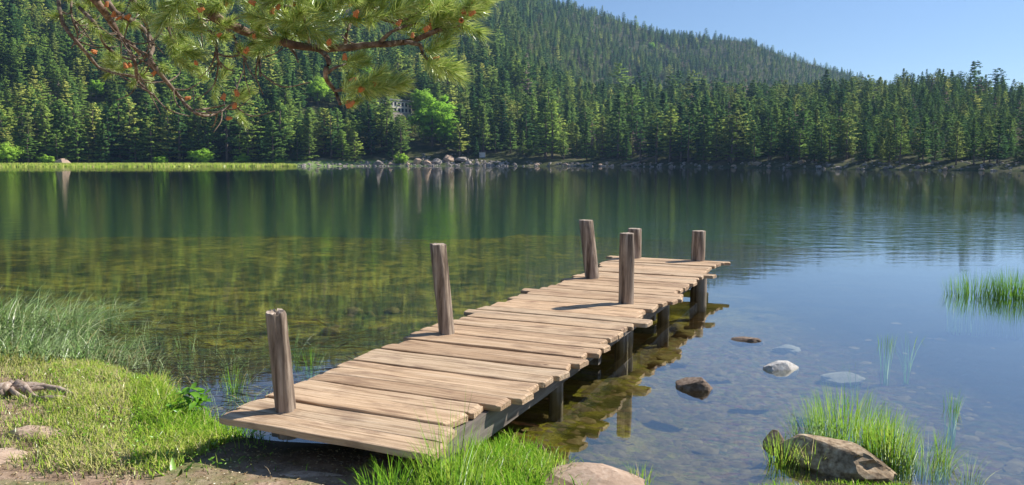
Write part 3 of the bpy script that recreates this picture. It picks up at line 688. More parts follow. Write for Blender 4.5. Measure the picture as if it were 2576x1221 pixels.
# meadow grass strip: the far left waterside reeds
P = []
for k in range(15000):
    x = g2_.uniform(-120, 745); a = az_of(x); r0 = float(np.interp(a, SHA, SHR)); q_ = g2_.uniform(0, 1) ** 1.5
    wd_ = np.interp(x, [-120, 0, 600, 745], [40, 34, 16, 3]); r_ = r0 - 0.5 + q_ * wd_; P.append((r_ * math.sin(a), r_ * math.cos(a), max(0.0, 0.05 + 0.08 * min(6, r_ - r0))))
P = np.array(P); n = len(P); hh = g2_.uniform(.35, .8, n); aa = g2_.uniform(-.6, .6, n); w2 = .16
dx = np.stack([np.cos(aa) * w2, np.sin(aa) * w2, np.zeros(n)], -1); tipo = np.stack([g2_.normal(0, .15, n), g2_.normal(0, .15, n), hh], -1)
V_ = np.stack([P - dx, P + dx, P + tipo], 1).reshape(-1, 3); Nn = np.repeat(np.stack([g2_.normal(0, .25, n), -.2 + g2_.normal(0, .2, n), np.ones(n)], -1), 3, 0); Nn /= np.linalg.norm(Nn, axis=1)[:, None]
tn = np.repeat(np.clip(.70 + g2_.normal(0, .10, n), 0, .92), 3)
tag(link('waterside_grass', fast_mesh('waterside_grass', V_, np.arange(3 * n).reshape(-1, 3), [M['grass']], {'tint': tn}, Nn)), 'pale green grass strip along the far left waterline', 'grass', None, 'stuff')
# bare logs and boulders on the far shore
def log(pts, r0, r1, m, label, cat='log', name='fallen_log', rough=.2):
    rads = [r0 + (r1 - r0) * i / (len(pts) - 1) for i in range(len(pts))]
    V, F = tube(pts, rads, 8, rough, len(label)); o = link(name, fast_mesh(name, V, F, [m], smooth=True)); tag(o, label, cat); return o
lp = on(1572, 417.5, 0.0); lp = Vector((lp.x, lp.y, 0)); a = az_of(1575); r0 = float(np.interp(a, SHA, SHR)); lp = Vector((r0 * math.sin(a), r0 * math.cos(a), 0.1))
o = log([lp + Vector((-1.5, -1, .1)), lp + Vector((2, 0, .7)), lp + Vector((6, 1, 1.9)), lp + Vector((9.5, 2, 3.2))], .38, .16, M['wood_dead'], 'pale fallen log leaning from the water onto the far shore', 'log')
p = hit(160, 408); p = at(160, 404, p.y); az_ = az_of(158); rr_ = float(np.interp(az_, SHA, SHR)) + 26
rock('shore_boulder', (rr_ * math.sin(az_), rr_ * math.cos(az_), fz(rr_ * math.sin(az_), rr_ * math.cos(az_)) + .5), (2.5, 1.8, 1.5), 91, M['rock_tan'], 'lone pale boulder at a pine foot behind the grass strip', 'boulder', None, 0.4)

# ------------------------------------------------------------------ house on the slope
def box(x0, x1, y0, y1, z0, z1):
    V = [(x0, y0, z0), (x1, y0, z0), (x1, y1, z0), (x0, y1, z0), (x0, y0, z1), (x1, y0, z1), (x1, y1, z1), (x0, y1, z1)]
    return np.array(V, float), np.array([(0, 3, 2), (0, 2, 1), (4, 5, 6), (4, 6, 7), (0, 1, 5), (0, 5, 4), (1, 2, 6), (1, 6, 5), (2, 3, 7), (2, 7, 6), (3, 0, 4), (3, 4, 7)])
def part(name, P, m, parent, smooth=False):
    V, F = join(P) if isinstance(P, list) else P
    return link(name, fast_mesh(name, V, F, [m], smooth=smooth), parent)
hp = hit(1036, 288); kk = .3975 / FPX * hp.y
HW, HH, HD = 100 * kk, 30 * kk, 9.0
house = empty('house', hp - Vector((0, 0, 1.0)), R(56)); tag(house, 'pale two-storey house with a flat grey roof half hidden by pines on the slope', 'house')
part('wall', box(-HW, 0, 0, HD, -1.5, 1.0 + HH), M['render'], house)
rf = part('roof', [box(-HW - .5, .5, -.5, HD + .5, 1.0 + HH + .003, 1.45 + HH)], M['roof'], house)
part('terrace', [box(-HW, 3.5, -3.2, -.01, -2.5, .9)], M['stone_wall'], house)
nwin = 7
for fl in range(2):
    for k in range(nwin):
        xc = -1.3 - k * (HW - 1.5) / nwin; zc = 1.0 + HH * (.24 + .46 * fl); ww, wh = .62, HH * .15
        wdw = part('window', [box(xc - ww - .12, xc + ww + .12, -.10, .0 - .002, zc - wh - .12, zc - wh), box(xc - ww - .12, xc + ww + .12, -.10, -.002, zc + wh, zc + wh + .12), box(xc - ww - .12, xc - ww, -.10, -.002, zc - wh, zc + wh), box(xc + ww, xc + ww + .12, -.10, -.002, zc - wh, zc + wh)], M['frame'], house)
        part('pane', box(xc - ww, xc + ww, -.05, -.004, zc - wh, zc + wh), M['pane'], wdw)
hut_p = hit(1213, 398)
hut = empty('hut', hut_p, 0.0); tag(hut, 'small white hut behind tree trunks at the lawn clearing', 'hut')
part('wall', box(-1.0, 1.0, 0, 2, -.5, 1.7), M['frame'], hut); part('roof', box(-1.2, 1.2, -.2, 2.2, 1.703, 1.9), M['roof'], hut)

# ------------------------------------------------------------------ jetty
ANG = R(24); JO = on(540, 1047, .35)
jet = empty('jetty', (JO.x, JO.y, 0), -ANG); tag(jet, 'weathered wooden plank jetty on round posts reaching out from the grassy bank', 'jetty')
DZ = 0.35; TH = 0.042
# local frame: x across the deck (to the right), y along it (outwards)
seams = [0, .19, .43, .655, .85, 1.035, 1.225, 1.425, 1.645, 1.82, 2.0, 2.18, 2.36, 2.525, 2.69, 2.87, 3.055, 3.24, 3.43, 3.60, 3.81, 4.07, 4.29, 4.47, 4.66, 4.85, 5.03, 5.19, 5.39, 5.58, 5.76, 5.95, 6.13, 6.33, 6.53, 6.71, 6.88, 7.05, 7.25, 7.44, 7.63, 7.82, 8.03, 8.22, 8.36, 8.50]
left = {0: 0.0, 1: -.02, 2: -.02, 3: -.02, 4: -.02, 5: -.01, 6: -.06, 7: -.064, 8: -.085, 9: -.06, 10: 0.0, 11: -.08, 12: -.11, 13: -.12, 14: -.11, 15: -.05, 16: -.03, 17: -.015, 18: -.16, 19: -.09, 20: -.05, 21: .01, 22: -.04, 23: -.03, 24: 0, 25: -.145, 26: .02, 27: .05, 28: .09, 29: .08, 30: .03, 31: .09, 32: .05, 33: .09, 34: .10, 35: .06, 36: .1, 37: .11, 38: .04, 39: -.02, 40: -.03, 41: 0, 42: -.02, 43: -.05, 44: -.17}
right = {0: 1.47, 1: 1.41, 2: 1.34, 3: 1.36, 4: 1.46, 5: 1.53, 6: 1.49, 7: 1.52, 8: 1.56, 9: 1.53, 10: 1.59, 11: 1.53, 12: 1.60, 13: 1.61, 14: 1.53, 15: 1.56, 16: 1.57, 17: 1.55, 18: 1.58, 19: 1.69, 20: 1.53, 21: 1.50, 22: 1.57, 23: 1.55, 24: 1.59, 25: 1.66, 26: 1.70, 27: 1.66, 28: 1.57, 29: 1.58, 30: 1.60, 31: 1.59, 32: 1.63, 33: 1.60, 34: 1.60, 35: 1.62, 36: 1.745, 37: 1.59, 38: 1.57, 39: 1.56, 40: 1.56, 41: 1.60, 42: 1.62, 43: 1.66, 44: 1.73}
def plank(i):
    g = random.Random(i * 7 + 1); y0, y1 = seams[i] + .006, seams[i + 1] - .006; xl, xr = left[i], right[i]
    W = y1 - y0; L = xr - xl; n = 16; V = []; F = []
    zo = g.uniform(-.006, .006); tl = g.uniform(-.006, .006); cb = .0055; bow = g.uniform(-.005, .006)
    ts_ = [0, .008, .025, .05] + [.05 + .9 * k / (n - 7) for k in range(1, n - 7)] + [.95, .975, .992, 1]
    cutl, cutr = g.uniform(-.03, .03), g.uniform(-.035, .035)
    for j, t in enumerate(ts_):
        xx = xl + L * t
        e = min(t, 1 - t) * L; nar = (1 - min(1, e / .05)) ** 2 * g.uniform(.03, .14) * W
        a = y0 + nar + .015 * noise.noise(Vector((xx * 2.2, i * 3.3, 0))) + .003 * noise.noise(Vector((xx * 14, i, 2)))
        b = y1 - nar + .011 * noise.noise(Vector((xx * 2.2, i * 3.3 + 8.1, 4))) + .003 * noise.noise(Vector((xx * 14, i, 7)))
        if i > 0: a = max(a, seams[i] + .001)
        b = min(b, seams[i + 1] - .001)
        z1 = DZ + zo + bow * math.sin(t * math.pi) + .003 * noise.noise(Vector((xx * 3, i * 2.2, 9))) - (.008 if e < .012 else 0)
        th = TH * (0.8 if e < .012 else 1)
        prof = [(a, z1 - cb * .8), (a + cb, z1 - .001), ((a + b) / 2, z1 + .002 + tl), (b - cb, z1 - .001), (b, z1 - cb), (b, z1 - th + cb * .5), (b - cb * .6, z1 - th), (a + cb * .6, z1 - th), (a, z1 - th + cb * .5)]
        m_ = (a + b) / 2
        for (py, pz) in prof:
            k = (py - m_) / W
            sx_ = (cutl * k if t < .05 else cutr * k if t > .95 else 0) + (0.012 * noise.noise(Vector((py * 22, i, t))) if e < .01 else 0)
            V.append((xx + sx_, py, pz))
    k = 9
    for j in range(len(ts_) - 1):
        for q in range(k):
            A_, B_ = j * k + q, j * k + (q + 1) % k
            F.append((A_, A_ + k, B_ + k)); F.append((A_, B_ + k, B_))
    for base, rev in ((0, 1), ((len(ts_) - 1) * k, 0)):
        for q in range(1, k - 1):
            f = (base, base + q, base + q + 1); F.append(f[::-1] if not rev else f)
    V = np.array(V); c = np.array([(xl + xr) / 2, (y0 + y1) / 2, DZ]); 
    o = link('plank', fast_mesh('plank', V - c, F, [M['plank']]), jet, c)
    return o
for i in range(len(seams) - 1): plank(i)
def post(name, s, t, r, ztop, zbot, lean=(0, 0), seed=0, jag=0.0, parent=jet):
    nseg, n = 14, 26; V = []; F = []; g = random.Random(seed)
    cr = [(g.uniform(0, 6.28), g.uniform(.09, .17), g.uniform(.12, .3)) for _ in range(6)]
    zs = [zbot + (ztop - zbot) * k / nseg for k in range(nseg)] + [ztop - .012, ztop]
    for j, z in enumerate(zs):
        rr2 = r * (1.03 - .04 * j / nseg) * (.95 if j == len(zs) - 1 else 1) * (1 + .03 * noise.noise(Vector((seed, z * 3, 0))))
        for k in range(n):
            a = 6.2832 * k / n; f = 1 + .05 * noise.noise(Vector((math.cos(a) * 1.2 + seed, math.sin(a) * 1.2, z * 1.3)))
            f += .018 * noise.noise(Vector((math.cos(a) * 6, math.sin(a) * 6 + seed, z * 2)))
            for ca, cw, cd in cr:
                da = abs((a - ca - .25 * math.sin(z * 3 + ca) + math.pi) % 6.2832 - math.pi)
                if da < cw * 1.6: f -= cd * (1 - da / (cw * 1.6)) * min(1, max(0, (z - (ztop - 1.1 * (1 + ca % 1))) * 2))
            zz = z + (jag * r * (noise.noise(Vector((math.cos(a) * 2.3, math.sin(a) * 2.3, seed))) * 1.1) if j >= len(zs) - 2 else 0)
            V.append((math.cos(a) * rr2 * f + lean[0] * (z - DZ), math.sin(a) * rr2 * f + lean[1] * (z - DZ), zz))
    m_ = len(zs)
    for j in range(m_ - 1):
        for k in range(n):
            A_, B_ = j * n + k, j * n + (k + 1) % n
            F.append((A_, B_, B_ + n)); F.append((A_, B_ + n, A_ + n))
    mi = [0] * len(F)
    base = (m_ - 1) * n; inner = len(V)
    for k in range(n):
        v = V[base + k]; cx, cy_ = lean[0] * (ztop - DZ), lean[1] * (ztop - DZ)
        V.append((cx + (v[0] - cx) * .5, cy_ + (v[1] - cy_) * .5, v[2] + jag * r * .7 * noise.noise(Vector((k * .9, seed, 3)))))
    V.append((lean[0] * (ztop - DZ), lean[1] * (ztop - DZ), ztop - jag * .3 * r)); c = len(V) - 1
    for k in range(n):
        k2 = (k + 1) % n
        F += [(base + k, base + k2, inner + k2), (base + k, inner + k2, inner + k), (inner + k, inner + k2, c)]; mi += [1, 1, 1]
    me = fast_mesh('post', V, F, [M['post'], M['end']], midx=mi)
    me.polygons.foreach_set('use_smooth', np.array([x == 0 for x in mi]))
    o = link(name, me, parent, (t, s, 0)); return o
posts = [  # s, t, radius, top, lean
    (.27, .30, .061, DZ + .60, (-.07, -.02), 3, .55), (2.50, .18, .073, DZ + .78, (-.10, 0), 5, .12), (6.09, .34, .092, DZ + .74, (-.135, .03), 8, .08),
    (4.52, 1.23, .080, DZ + .745, (.0, .0), 11, .05), (8.28, .31, .105, DZ + .46, (-.01, 0), 14, .05), (8.34, 1.27, .102, DZ + .455, (.0, 0), 17, .05)]
for (s, t, r, zt, ln, sd, jg) in posts:
    x_, y_ = JO.x + t * math.cos(ANG) + s * math.sin(ANG), JO.y - t * math.sin(ANG) + s * math.cos(ANG)
    post('post', s, t, r, zt, DZ - .17 if s < 1 else gz(x_, y_) - .3, ln, sd, jg)
# supporting posts under the right-hand beam
for (x, y, r, sd) in [(1398, 1060, .060, 21), (1563, 902, .070, 23), (1668, 830, .075, 25), (1757, 757, .115, 27)]:
    p = on(x, y); dx_, dy_ = p.x - JO.x, p.y - JO.y
    t = dx_ * math.cos(ANG) - dy_ * math.sin(ANG); s = dx_ * math.sin(ANG) + dy_ * math.cos(ANG)
    tt = 1.40 if r > .1 else 1.25
    q_ = (p.x / p.y)          # keep the bearing while moving the post in under the beam
    s = (tt * math.cos(ANG) + JO.x - q_ * (JO.y - tt * math.sin(ANG))) / (q_ * math.cos(ANG) - math.sin(ANG))
    post('post', s, tt, r, DZ - .055, gz(p.x, p.y) - .3, (0, 0), sd, 0)
    if s > 2: post('post', s + r, .22, r, DZ - .055, gz(p.x - 1.1, p.y + .5) - .3, (0, 0), sd + 1, 0)
def beam(t, s0, s1, w, z0, z1, seed):
    V = []; F = []; n = 24
    for j in range(n + 1):
        s = s0 + (s1 - s0) * j / n; u = .010 * noise.noise(Vector((s * 1.5, seed, 0))); d = .016 * noise.noise(Vector((s * 1.9, seed, 5)))
        V += [(t - w / 2 + u, s, z0 + d), (t + w / 2 + u, s, z0 + d), (t + w / 2 + u, s, z1), (t - w / 2 + u, s, z1)]
    for j in range(n):
        for q in range(4):
            A_, B_ = j * 4 + q, j * 4 + (q + 1) % 4; F += [(A_, B_, B_ + 4), (A_, B_ + 4, A_ + 4)]
    F += [(0, 2, 1), (0, 3, 2), (n * 4, n * 4 + 1, n * 4 + 2), (n * 4, n * 4 + 2, n * 4 + 3)]
    V = np.array(V); o = link('beam', fast_mesh('beam', V - [t, 0, 0], F, [M['beam']]), jet, (t, 0, 0)); return o
beam(1.34, .22, 4.4, .09, .135, DZ - TH - .004, 1); beam(1.37, 4.42, 8.45, .09, .14, DZ - TH - .004, 2)
beam(.20, .3, 8.45, .09, .14, DZ - TH - .004, 3)
for s in (3.2, 5.3, 7.9):
    V, F = box(.1, 1.36, s - .045, s + .045, .03, .13); link('crossbeam', fast_mesh('crossbeam', V, F, [M['beam']]), jet)

# ------------------------------------------------------------------ stones and wood near the bank
def near_rock(name, x, y, z, s, seed, m, label, cat='rock', rz=0., **kw):
    p = on(x, y, z); return rock(name, p, s, seed, m, label, cat, None, rz, **kw)
near_rock('boulder', 2093, 1155, 0.02, (.42, .26, .18), 33, M['rock_mottled'], 'large mottled brown boulder in the water among reed clumps', 'boulder', -.25, amp=.34, cuts=14, freq=1.6)
near_rock('rock', 1948, 1120, -.01, (.11, .06, .10), 8, M['rock_brown'], 'dark pointed rock jutting up beside the large boulder', 'rock', .3, amp=.15, cuts=9)
near_rock('rock', 1742, 972, 0.0, (.17, .12, .115), 12, M['rock_brown'], 'dark brown wedge-shaped rock rising from shallow water right of the jetty', 'rock', -.5, amp=.2, cuts=7)
near_rock('rock', 1972, 932, -.02, (.19, .11, .085), 15, M['rock_white'], 'white rock breaking the water surface', 'rock', .2, amp=.2, cuts=8)
near_rock('rock', 1872, 858, -.015, (.18, .075, .055), 18, M['rock_brown'], 'low flat speckled rock farthest out in the water', 'rock', -.25, amp=.2, cuts=8)
near_rock('rock', 1480, 1222, .02, (.34, .25, .10), 20, M['rock_tan'], 'smooth tan slab at the water edge beside the grass clump', 'rock', .1, amp=.08, cuts=4)
near_rock('rock', 780, 1216, .10, (.26, .13, .05), 22, M['rock_tan'], 'flat tan stone in the soil in front of the jetty', 'rock', -.1, amp=.08, cuts=5)
near_rock('rock', 88, 1098, .13, (.22, .15, .085), 25, M['rock_tan'], 'pinkish tan stone half buried in the left grass', 'rock', .1, amp=.12, cuts=6)
near_rock('rock', 2, 1155, .14, (.14, .17, .07), 27, M['rock_tan'], 'tan stone cut by the left picture edge', 'rock', .5, amp=.12, cuts=6)
# stones on the lake bed
g = random.Random(9)
for i, (x, y, w, m_, lab) in enumerate([(1702, 822, .22, 'rock_bed', 'rounded golden stone under water, farthest of those beside the jetty'), (1725, 838, .26, 'rock_bed', 'broad golden stone under water right of the jetty support'), (1655, 852, .26, 'rock_bed', 'long flat golden stone under water next to the jetty shadow'),
        (1690, 903, .34, 'rock_bed', 'large yellow brown slab under water between jetty and wedge rock'), (1655, 915, .2, 'rock_bed', 'dark stone under water in front of the yellow slab'), (1975, 878, .30, 'rock_bed_pale', 'pale smooth stone under water behind the white rock'),
        (830, 832, .22, 'rock_bed', 'bright yellow green stone under water left of the second post'), (885, 781, .28, 'rock_bed', 'yellowish stone under water, farther left of the second post'), (985, 780, .22, 'rock_bed', 'yellowish stone under water nearest to the second post'), (930, 790, .15, 'rock_bed', 'small yellowish stone between two larger ones under water'),
        (2120, 950, .36, 'rock_bed_pale', 'wide pale stone under water behind the reed clump'), (2040, 1050, .20, 'rock_bed', 'dim brown stone under water left of the reed clump')]):
    q = on(x, y, 0); zb = gz(q.x, q.y); p = on(x, y, zb); 
    for _ in range(3): zb = gz(p.x, p.y); p = on(x, y, zb + .05)
    rock('bed_stone', (p.x, p.y, zb + .04), (w * .62, w * .5, .06), 40 + i, M[m_], lab, 'stone', 'stones under the clear water', g.uniform(-.4, .4), 3)
# pebbles on the bed
P = []; g2_ = np.random.default_rng(8); n = 0
PX = g2_.uniform(-3.2, 9.5, 15000); PY = 3.6 + 12.5 * g2_.random(15000) ** 1.15; dd = shore_dist(PX, PY); PZ = near_h(PX, PY)
okk = (dd < -.05) & ((PX > -.4 + .25 * (PY - 4)) | (g2_.random(15000) < .12)) & (g2_.random(15000) < np.clip((13 - PY) / 5, 0, 1) * np.clip(1.2 - (PX - 1.2) / 3, .04, 1))
oct_ = np.array([(1, 0, 0), (0, 1, 0), (-1, 0, 0), (0, -1, 0), (0, 0, 1), (.7, .7, .35), (-.7, .7, .35), (-.7, -.7, .35), (.7, -.7, .35)])
octF = np.array([(0, 5, 4), (5, 1, 4), (1, 6, 4), (6, 2, 4), (2, 7, 4), (7, 3, 4), (3, 8, 4), (8, 0, 4)])
for x_, y_, z_ in zip(PX[okk], PY[okk], PZ[okk]):
    s = abs(g2_.normal(0, .022)) + .015; a = g2_.uniform(0, 6.28); c_, s_ = math.cos(a), math.sin(a)
    v = oct_ * [s * g2_.uniform(1, 1.7), s, s * .5] * g2_.uniform(.8, 1.2, (9, 1)); v = np.stack([v[:, 0] * c_ - v[:, 1] * s_, v[:, 0] * s_ + v[:, 1] * c_, v[:, 2]], -1)
    P.append((v + [x_, y_, z_ - .004], octF))
V_, F_ = join(P); tn = None
tag(link('lake_bed_pebbles', fast_mesh('lake_bed_pebbles', V_, F_, [M['pebble']], smooth=True)), 'golden brown pebbles scattered on the shallow lake bed', 'pebbles', None, 'stuff')
# gnarled root on the left
rp = on(30, 985, .17); root = empty('tree_root', rp); tag(root, 'gnarled pale tree root exposed on the bare soil at the left', 'root')
g = random.Random(2)
for k, (a, L, r_) in enumerate([(.12, .62, .030), (-.25, .5, .034), (.4, .4, .026), (-.6, .36, .028), (2.9, .6, .045), (3.4, .5, .05), (.02, .75, .018), (2.4, .3, .04)]):
    pts = []; 
    for j in range(8):
        q = j / 7; pts.append((math.cos(a) * L * q, math.sin(a) * L * q + .05 * math.sin(q * 6 + k), -.005 + .03 * (1 - q) + .02 * math.sin(q * 7 + k * 2) - .03 * q))
    V, F = tube(pts, [r_ * .75 * (1.2 - q / 8) for q in range(8)], 8, .9, k); link('root_limb', fast_mesh('root_limb', V, F, [M['wood_dead']], smooth=True), root)

# ------------------------------------------------------------------ grass
def blades(P, h, lean, w, az=None, seed=0, seg=3, arch=None):
    """P (n,3) roots, h heights, lean horizontal tip offset ratio"""
    g = np.random.default_rng(seed); n = len(P); az = g.uniform(0, 6.283, n) if az is None else az
    dirv = np.stack([np.cos(az), np.sin(az), np.zeros(n)], -1); fa = az + np.pi / 2 + g.normal(0, .5, n); side = np.stack([np.cos(fa), np.sin(fa), np.zeros(n)], -1)
    rows = []; 
    for j in range(seg + 1):
        t = j / seg; out = lean * t ** 1.8; upz = t - (lean * .42) * t ** 2.6
        c = P + dirv * (h * out)[:, None] + np.stack([np.zeros(n), np.zeros(n), h * upz], -1)
        ww = w * (1 - t) ** .7
        if j < seg: rows += [c - side * ww[:, None], c + side * ww[:, None]]
        else: rows += [c]
    V = np.stack(rows, 1).reshape(-1, 3); k = 2 * seg + 1; b = (np.arange(n) * k)[:, None]
    f = []
    for j in range(seg - 1): f += [(2 * j, 2 * j + 1, 2 * j + 3), (2 * j, 2 * j + 3, 2 * j + 2)]
    f += [(2 * seg - 2, 2 * seg - 1, 2 * seg)]
    F = (b[:, None, :] + np.array(f)[None]).reshape(-1, 3)
    Nn = np.cross(dirv, np.cross([0, 0, 1.0], dirv)); nv = np.repeat(dirv * -.35 + [0, 0, 1] + side * g.normal(0, .35, (n, 1)), k, 0); nv /= np.linalg.norm(nv, axis=1)[:, None]
    return V, F, nv, k
g2_ = np.random.default_rng(14)
def lawn(n, x0, x1, y0, y1, seed):
    x = g2_.uniform(x0, x1, n); y = g2_.uniform(y0, y1, n); d = shore_dist(x, y)
    # bare soil: front strip, left rim near the root
    bare = fbm(x, y, .9, 3, 31)
    u, v = proj(np.stack([x, y, near_h(x, y)], -1))
    dens = np.ones(n)
    dens *= np.where((u < 1000) & (v > 1172), np.clip(1 - (v - 1172) / 40, 0.04, 1), 1)
    dens *= np.where((u < 330), np.clip((u + 60 * bare * 4 + (1130 - v) * .1) / 240 + np.clip((960 - v) / 60, 0, 1), .10, 1), 1)
    dens *= np.where((u > 560 + (1090 - v) * 2 + 60) & (u < 900), .02, 1)          # dark soil in the jetty's shade
    dens *= np.where((u > 1370) & (u < 1600) & (v > 1165), .05, 1)
    jx, jy = x - JO.x, y - JO.y; t_ = jx * math.cos(ANG) - jy * math.sin(ANG); s_ = jx * math.sin(ANG) + jy * math.cos(ANG)
    under = (t_ > .10) & (t_ < 1.38) & (s_ > -.02)
    ok = (d > -.02) & (g2_.random(n) < dens) & ~under
    x, y, d, u, v = x[ok], y[ok], d[ok], u[ok], v[ok]; m_ = len(x)
    z = near_h(x, y) - .008
    right = (u > 880) & (u < 1500)
    h = g2_.uniform(.035, .095, m_) * (1 + .8 * fbm(x, y, 2.5, 2, 6)) * np.where(right, 1.6, np.where(u > 1500, .75, np.where(u > 380, 1.5, 1.1))) * (1 + 1.1 * fbm(x, y, 5.0, 2, 16)) 
    lean = g2_.uniform(.25, 1.0, m_); w = g2_.uniform(.0022, .0046, m_) * np.where(right, 1.1, 1)
    yel = fbm(x, y, 1.2, 3, 12)
    tint = np.clip(.44 + .55 * yel + .15 * g2_.normal(size=m_) + np.where(u < 330, .22, 0) + np.where(right, -.08, .04) + np.where(v > 1130, .04, 0), .02, .86)
    straw = g2_.random(m_) < np.where(u < 330, .20, .05); tint = np.where(straw, g2_.uniform(.84, 1, m_), tint)
    V, F, nv, k = blades(np.stack([x, y, z], -1), h, lean, w, seed=seed, az=g2_.normal(2.6, 1.5, m_))
    return V, F, nv, np.repeat(tint, k) 
V, F, nv, tn = lawn(230000, -5.2, 1.6, 3.2, 8.6, 1)
tag(link('lawn_grass', fast_mesh('lawn_grass', V, F, [M['grass']], {'tint': tn}, nv)), 'short bright green grass covering the near bank', 'grass', None, 'stuff')
V, F, nv, tn = lawn(26000, 1.0, 4.2, 2.4, 4.4, 2)
tag(link('bank_grass', fast_mesh('bank_grass', V, F, [M['grass']], {'tint': tn}, nv)), 'bright grass on the small bank below the boulder', 'grass', None, 'stuff')

def clump(name, x, y, z, n, h, spread, lean, w, mat_, tint, label, cat, group=None, sy=None, vary=.3, bias=None, seed=0, seg=5):
    g = np.random.default_rng(seed + int(abs(x))); c = on(x, y, z) if z is not None else on(x, y, 0)
    a = g.uniform(0, 6.283, n); q = np.sqrt(g.random(n)) * spread
    px_ = c.x + np.cos(a) * q; py_ = c.y + np.sin(a) * q * (sy or 1.0)
    pz_ = near_h(px_, py_) - .01; hh = h * (1 - g.random(n) ** 1.6 * vary * 2 * .5 - .1) * (1 - .35 * (q / spread) ** 2) + np.maximum(-pz_, 0)
    ln = lean * g.uniform(.3, 1.3, n); az = g.normal(bias, 1.1, n) if bias is not None else a + g.normal(0, .7, n)
    V, F, nv, k = blades(np.stack([px_, py_, pz_], -1), hh, ln, np.full(n, w) * g.uniform(.7, 1.2, n), az, seed, seg)
    tn = np.repeat(np.clip(tint + .16 * g.normal(size=n), 0, 1), k)
    loc = np.array([c.x, c.y, 0.0]); o = link(name, fast_mesh(name, V - loc, F, [mat_], {'tint': tn}, nv), None, loc); tag(o, label, cat, group); return o
S, G = M['sedge'], M['grass']
clump('sedge_clump', 40, 838, 0, 420, .80, .85, 1.2, .008, S, .56, 'tallest arching sedge clump at the left picture edge', 'sedge', sy=.6, bias=-.3)
clump('sedge_clump', 130, 812, 0, 200, .66, .50, 1.3, .008, S, .60, 'arching pale sedge just right of the tallest left clump', 'sedge', sy=.6, bias=-.2)
clump('sedge_clump', -70, 850, 0, 300, .85, .6, .9, .006, S, .50, 'dense sedge cut by the left picture edge', 'sedge', sy=.7)
clump('sedge_clump', 250, 778, 0, 120, .46, .34, 1.25, .0055, S, .62, 'small drooping sedge standing out in the water beyond the left clumps', 'sedge', sy=.5, bias=-.2)
clump('sedge_clump', 365, 828, 0, 46, .36, .15, 1.0, .0034, S, .66, 'little fan of pale sedge alone in the left shallows', 'sedge', bias=-.3)
clump('sedge_clump', 60, 915, 0, 330, .52, .62, 1.15, .007, S, .56, 'low dense sedge at the left above the bare soil and root', 'sedge', sy=.5, bias=-.2)
clump('sedge_clump', 220, 890, 0, 300, .38, .5, 1.2, .005, S, .6, 'yellowing sedge fringe where the left lawn meets the water', 'sedge', sy=.5, bias=-.1)
clump('sedge_clump', 330, 905, 0, 110, .28, .3, 1.0, .003, S, .74, 'thin straw-tipped sedge at the right end of the left fringe', 'sedge', bias=-.1)
clump('reed_clump', 592, 985, 0, 46, .30, .09, .25, .0034, G, .36, 'upright bright green reeds just left of the nearest jetty post', 'reeds')
clump('reed_clump', 780, 912, 0, 40, .24, .09, .35, .0034, G, .34, 'small bright reed tuft touching the left jetty edge', 'reeds')
clump('reed_clump', 735, 862, 0, 14, .42, .06, .6, .0034, S, .5, 'few tall thin reeds behind the nearest jetty post', 'reeds')
clump('reed_clump', 468, 880, 0, 12, .30, .08, .6, .003, S, .55, 'sparse slender reeds in the middle of the brown shallows', 'reeds')
clump('reed_clump', 575, 900, 0, 16, .24, .09, .8, .003, S, .6, 'short bent reeds left of the nearest post in brown shallows', 'reeds')
clump('reed_clump', 655, 1025, 0, 20, .2, .1, .4, .003, G, .4, 'short green reeds against the near left jetty corner', 'reeds')
clump('reed_clump', 2130, 1092, 0, 330, .46, .25, .32, .0032, G, .38, 'largest reed clump growing behind the big boulder', 'reeds')
clump('reed_clump', 2055, 1105, 0, 150, .38, .17, .35, .0032, S, .4, 'fine blue green reeds at the left flank of the largest clump', 'reeds')
clump('reed_clump', 2232, 1160, 0, 260, .46, .14, .22, .0032, G, .42, 'dense bright green reeds at the right end of the boulder', 'reeds')
clump('reed_clump', 2322, 1165, 0, 130, .34, .14, .5, .003, S, .45, 'loose arching reeds right of the dense boulder reeds', 'reeds')
clump('reed_clump', 1968, 1165, 0, 90, .28, .09, .3, .0034, G, .5, 'yellow green reeds in front of the pointed rock', 'reeds')
clump('reed_clump', 2040, 1178, 0, 46, .26, .07, .4, .0034, G, .7, 'orange-based thin reeds at the front left of the boulder', 'reeds')
clump('reed_clump', 2372, 1160, 0, 26, .30, .035, .2, .0032, G, .35, 'narrow upright reed bunch alone right of the boulder reeds', 'reeds')
clump('reed_clump', 2393, 1032, 0, 34, .26, .035, .16, .0036, G, .25, 'narrow reed bunch mirrored in the water, right of the largest clump', 'reeds')
clump('reed_clump', 2440, 1205, 0, 26, .24, .07, .5, .003, S, .5, 'short loose reeds nearest the bottom right corner', 'reeds')
clump('reed_clump', 2232, 868, 0, 22, .24, .05, .15, .005, G, .2, 'thin dark reeds in open water behind the largest clump', 'reeds')
clump('reed_clump', 2285, 862, 0, 10, .22, .05, .4, .005, G, .2, 'few bent reeds crossing in open water, right of a thin bunch', 'reeds')
clump('reed_clump', 2155, 930, 0, 6, .16, .05, .4, .003, S, .3, 'two or three faint reeds left of the thin open water bunch', 'reeds')
clump('reed_clump', 2450, 742, 0, 240, .52, .34, .18, .0055, G, .16, 'left half of the reed stand far out near the right edge', 'reeds', sy=.6)
clump('reed_clump', 2555, 745, 0, 420, .60, .34, .2, .006, G, .10, 'dense right half of the reed stand cut by the picture edge', 'reeds', sy=.6)
clump('grass_clump', 1135, 1300, .12, 260, .56, .19, .30, .0036, G, .42, 'tall seeding grass growing up over the near right jetty corner', 'grass clump', sy=.6, seed=1)
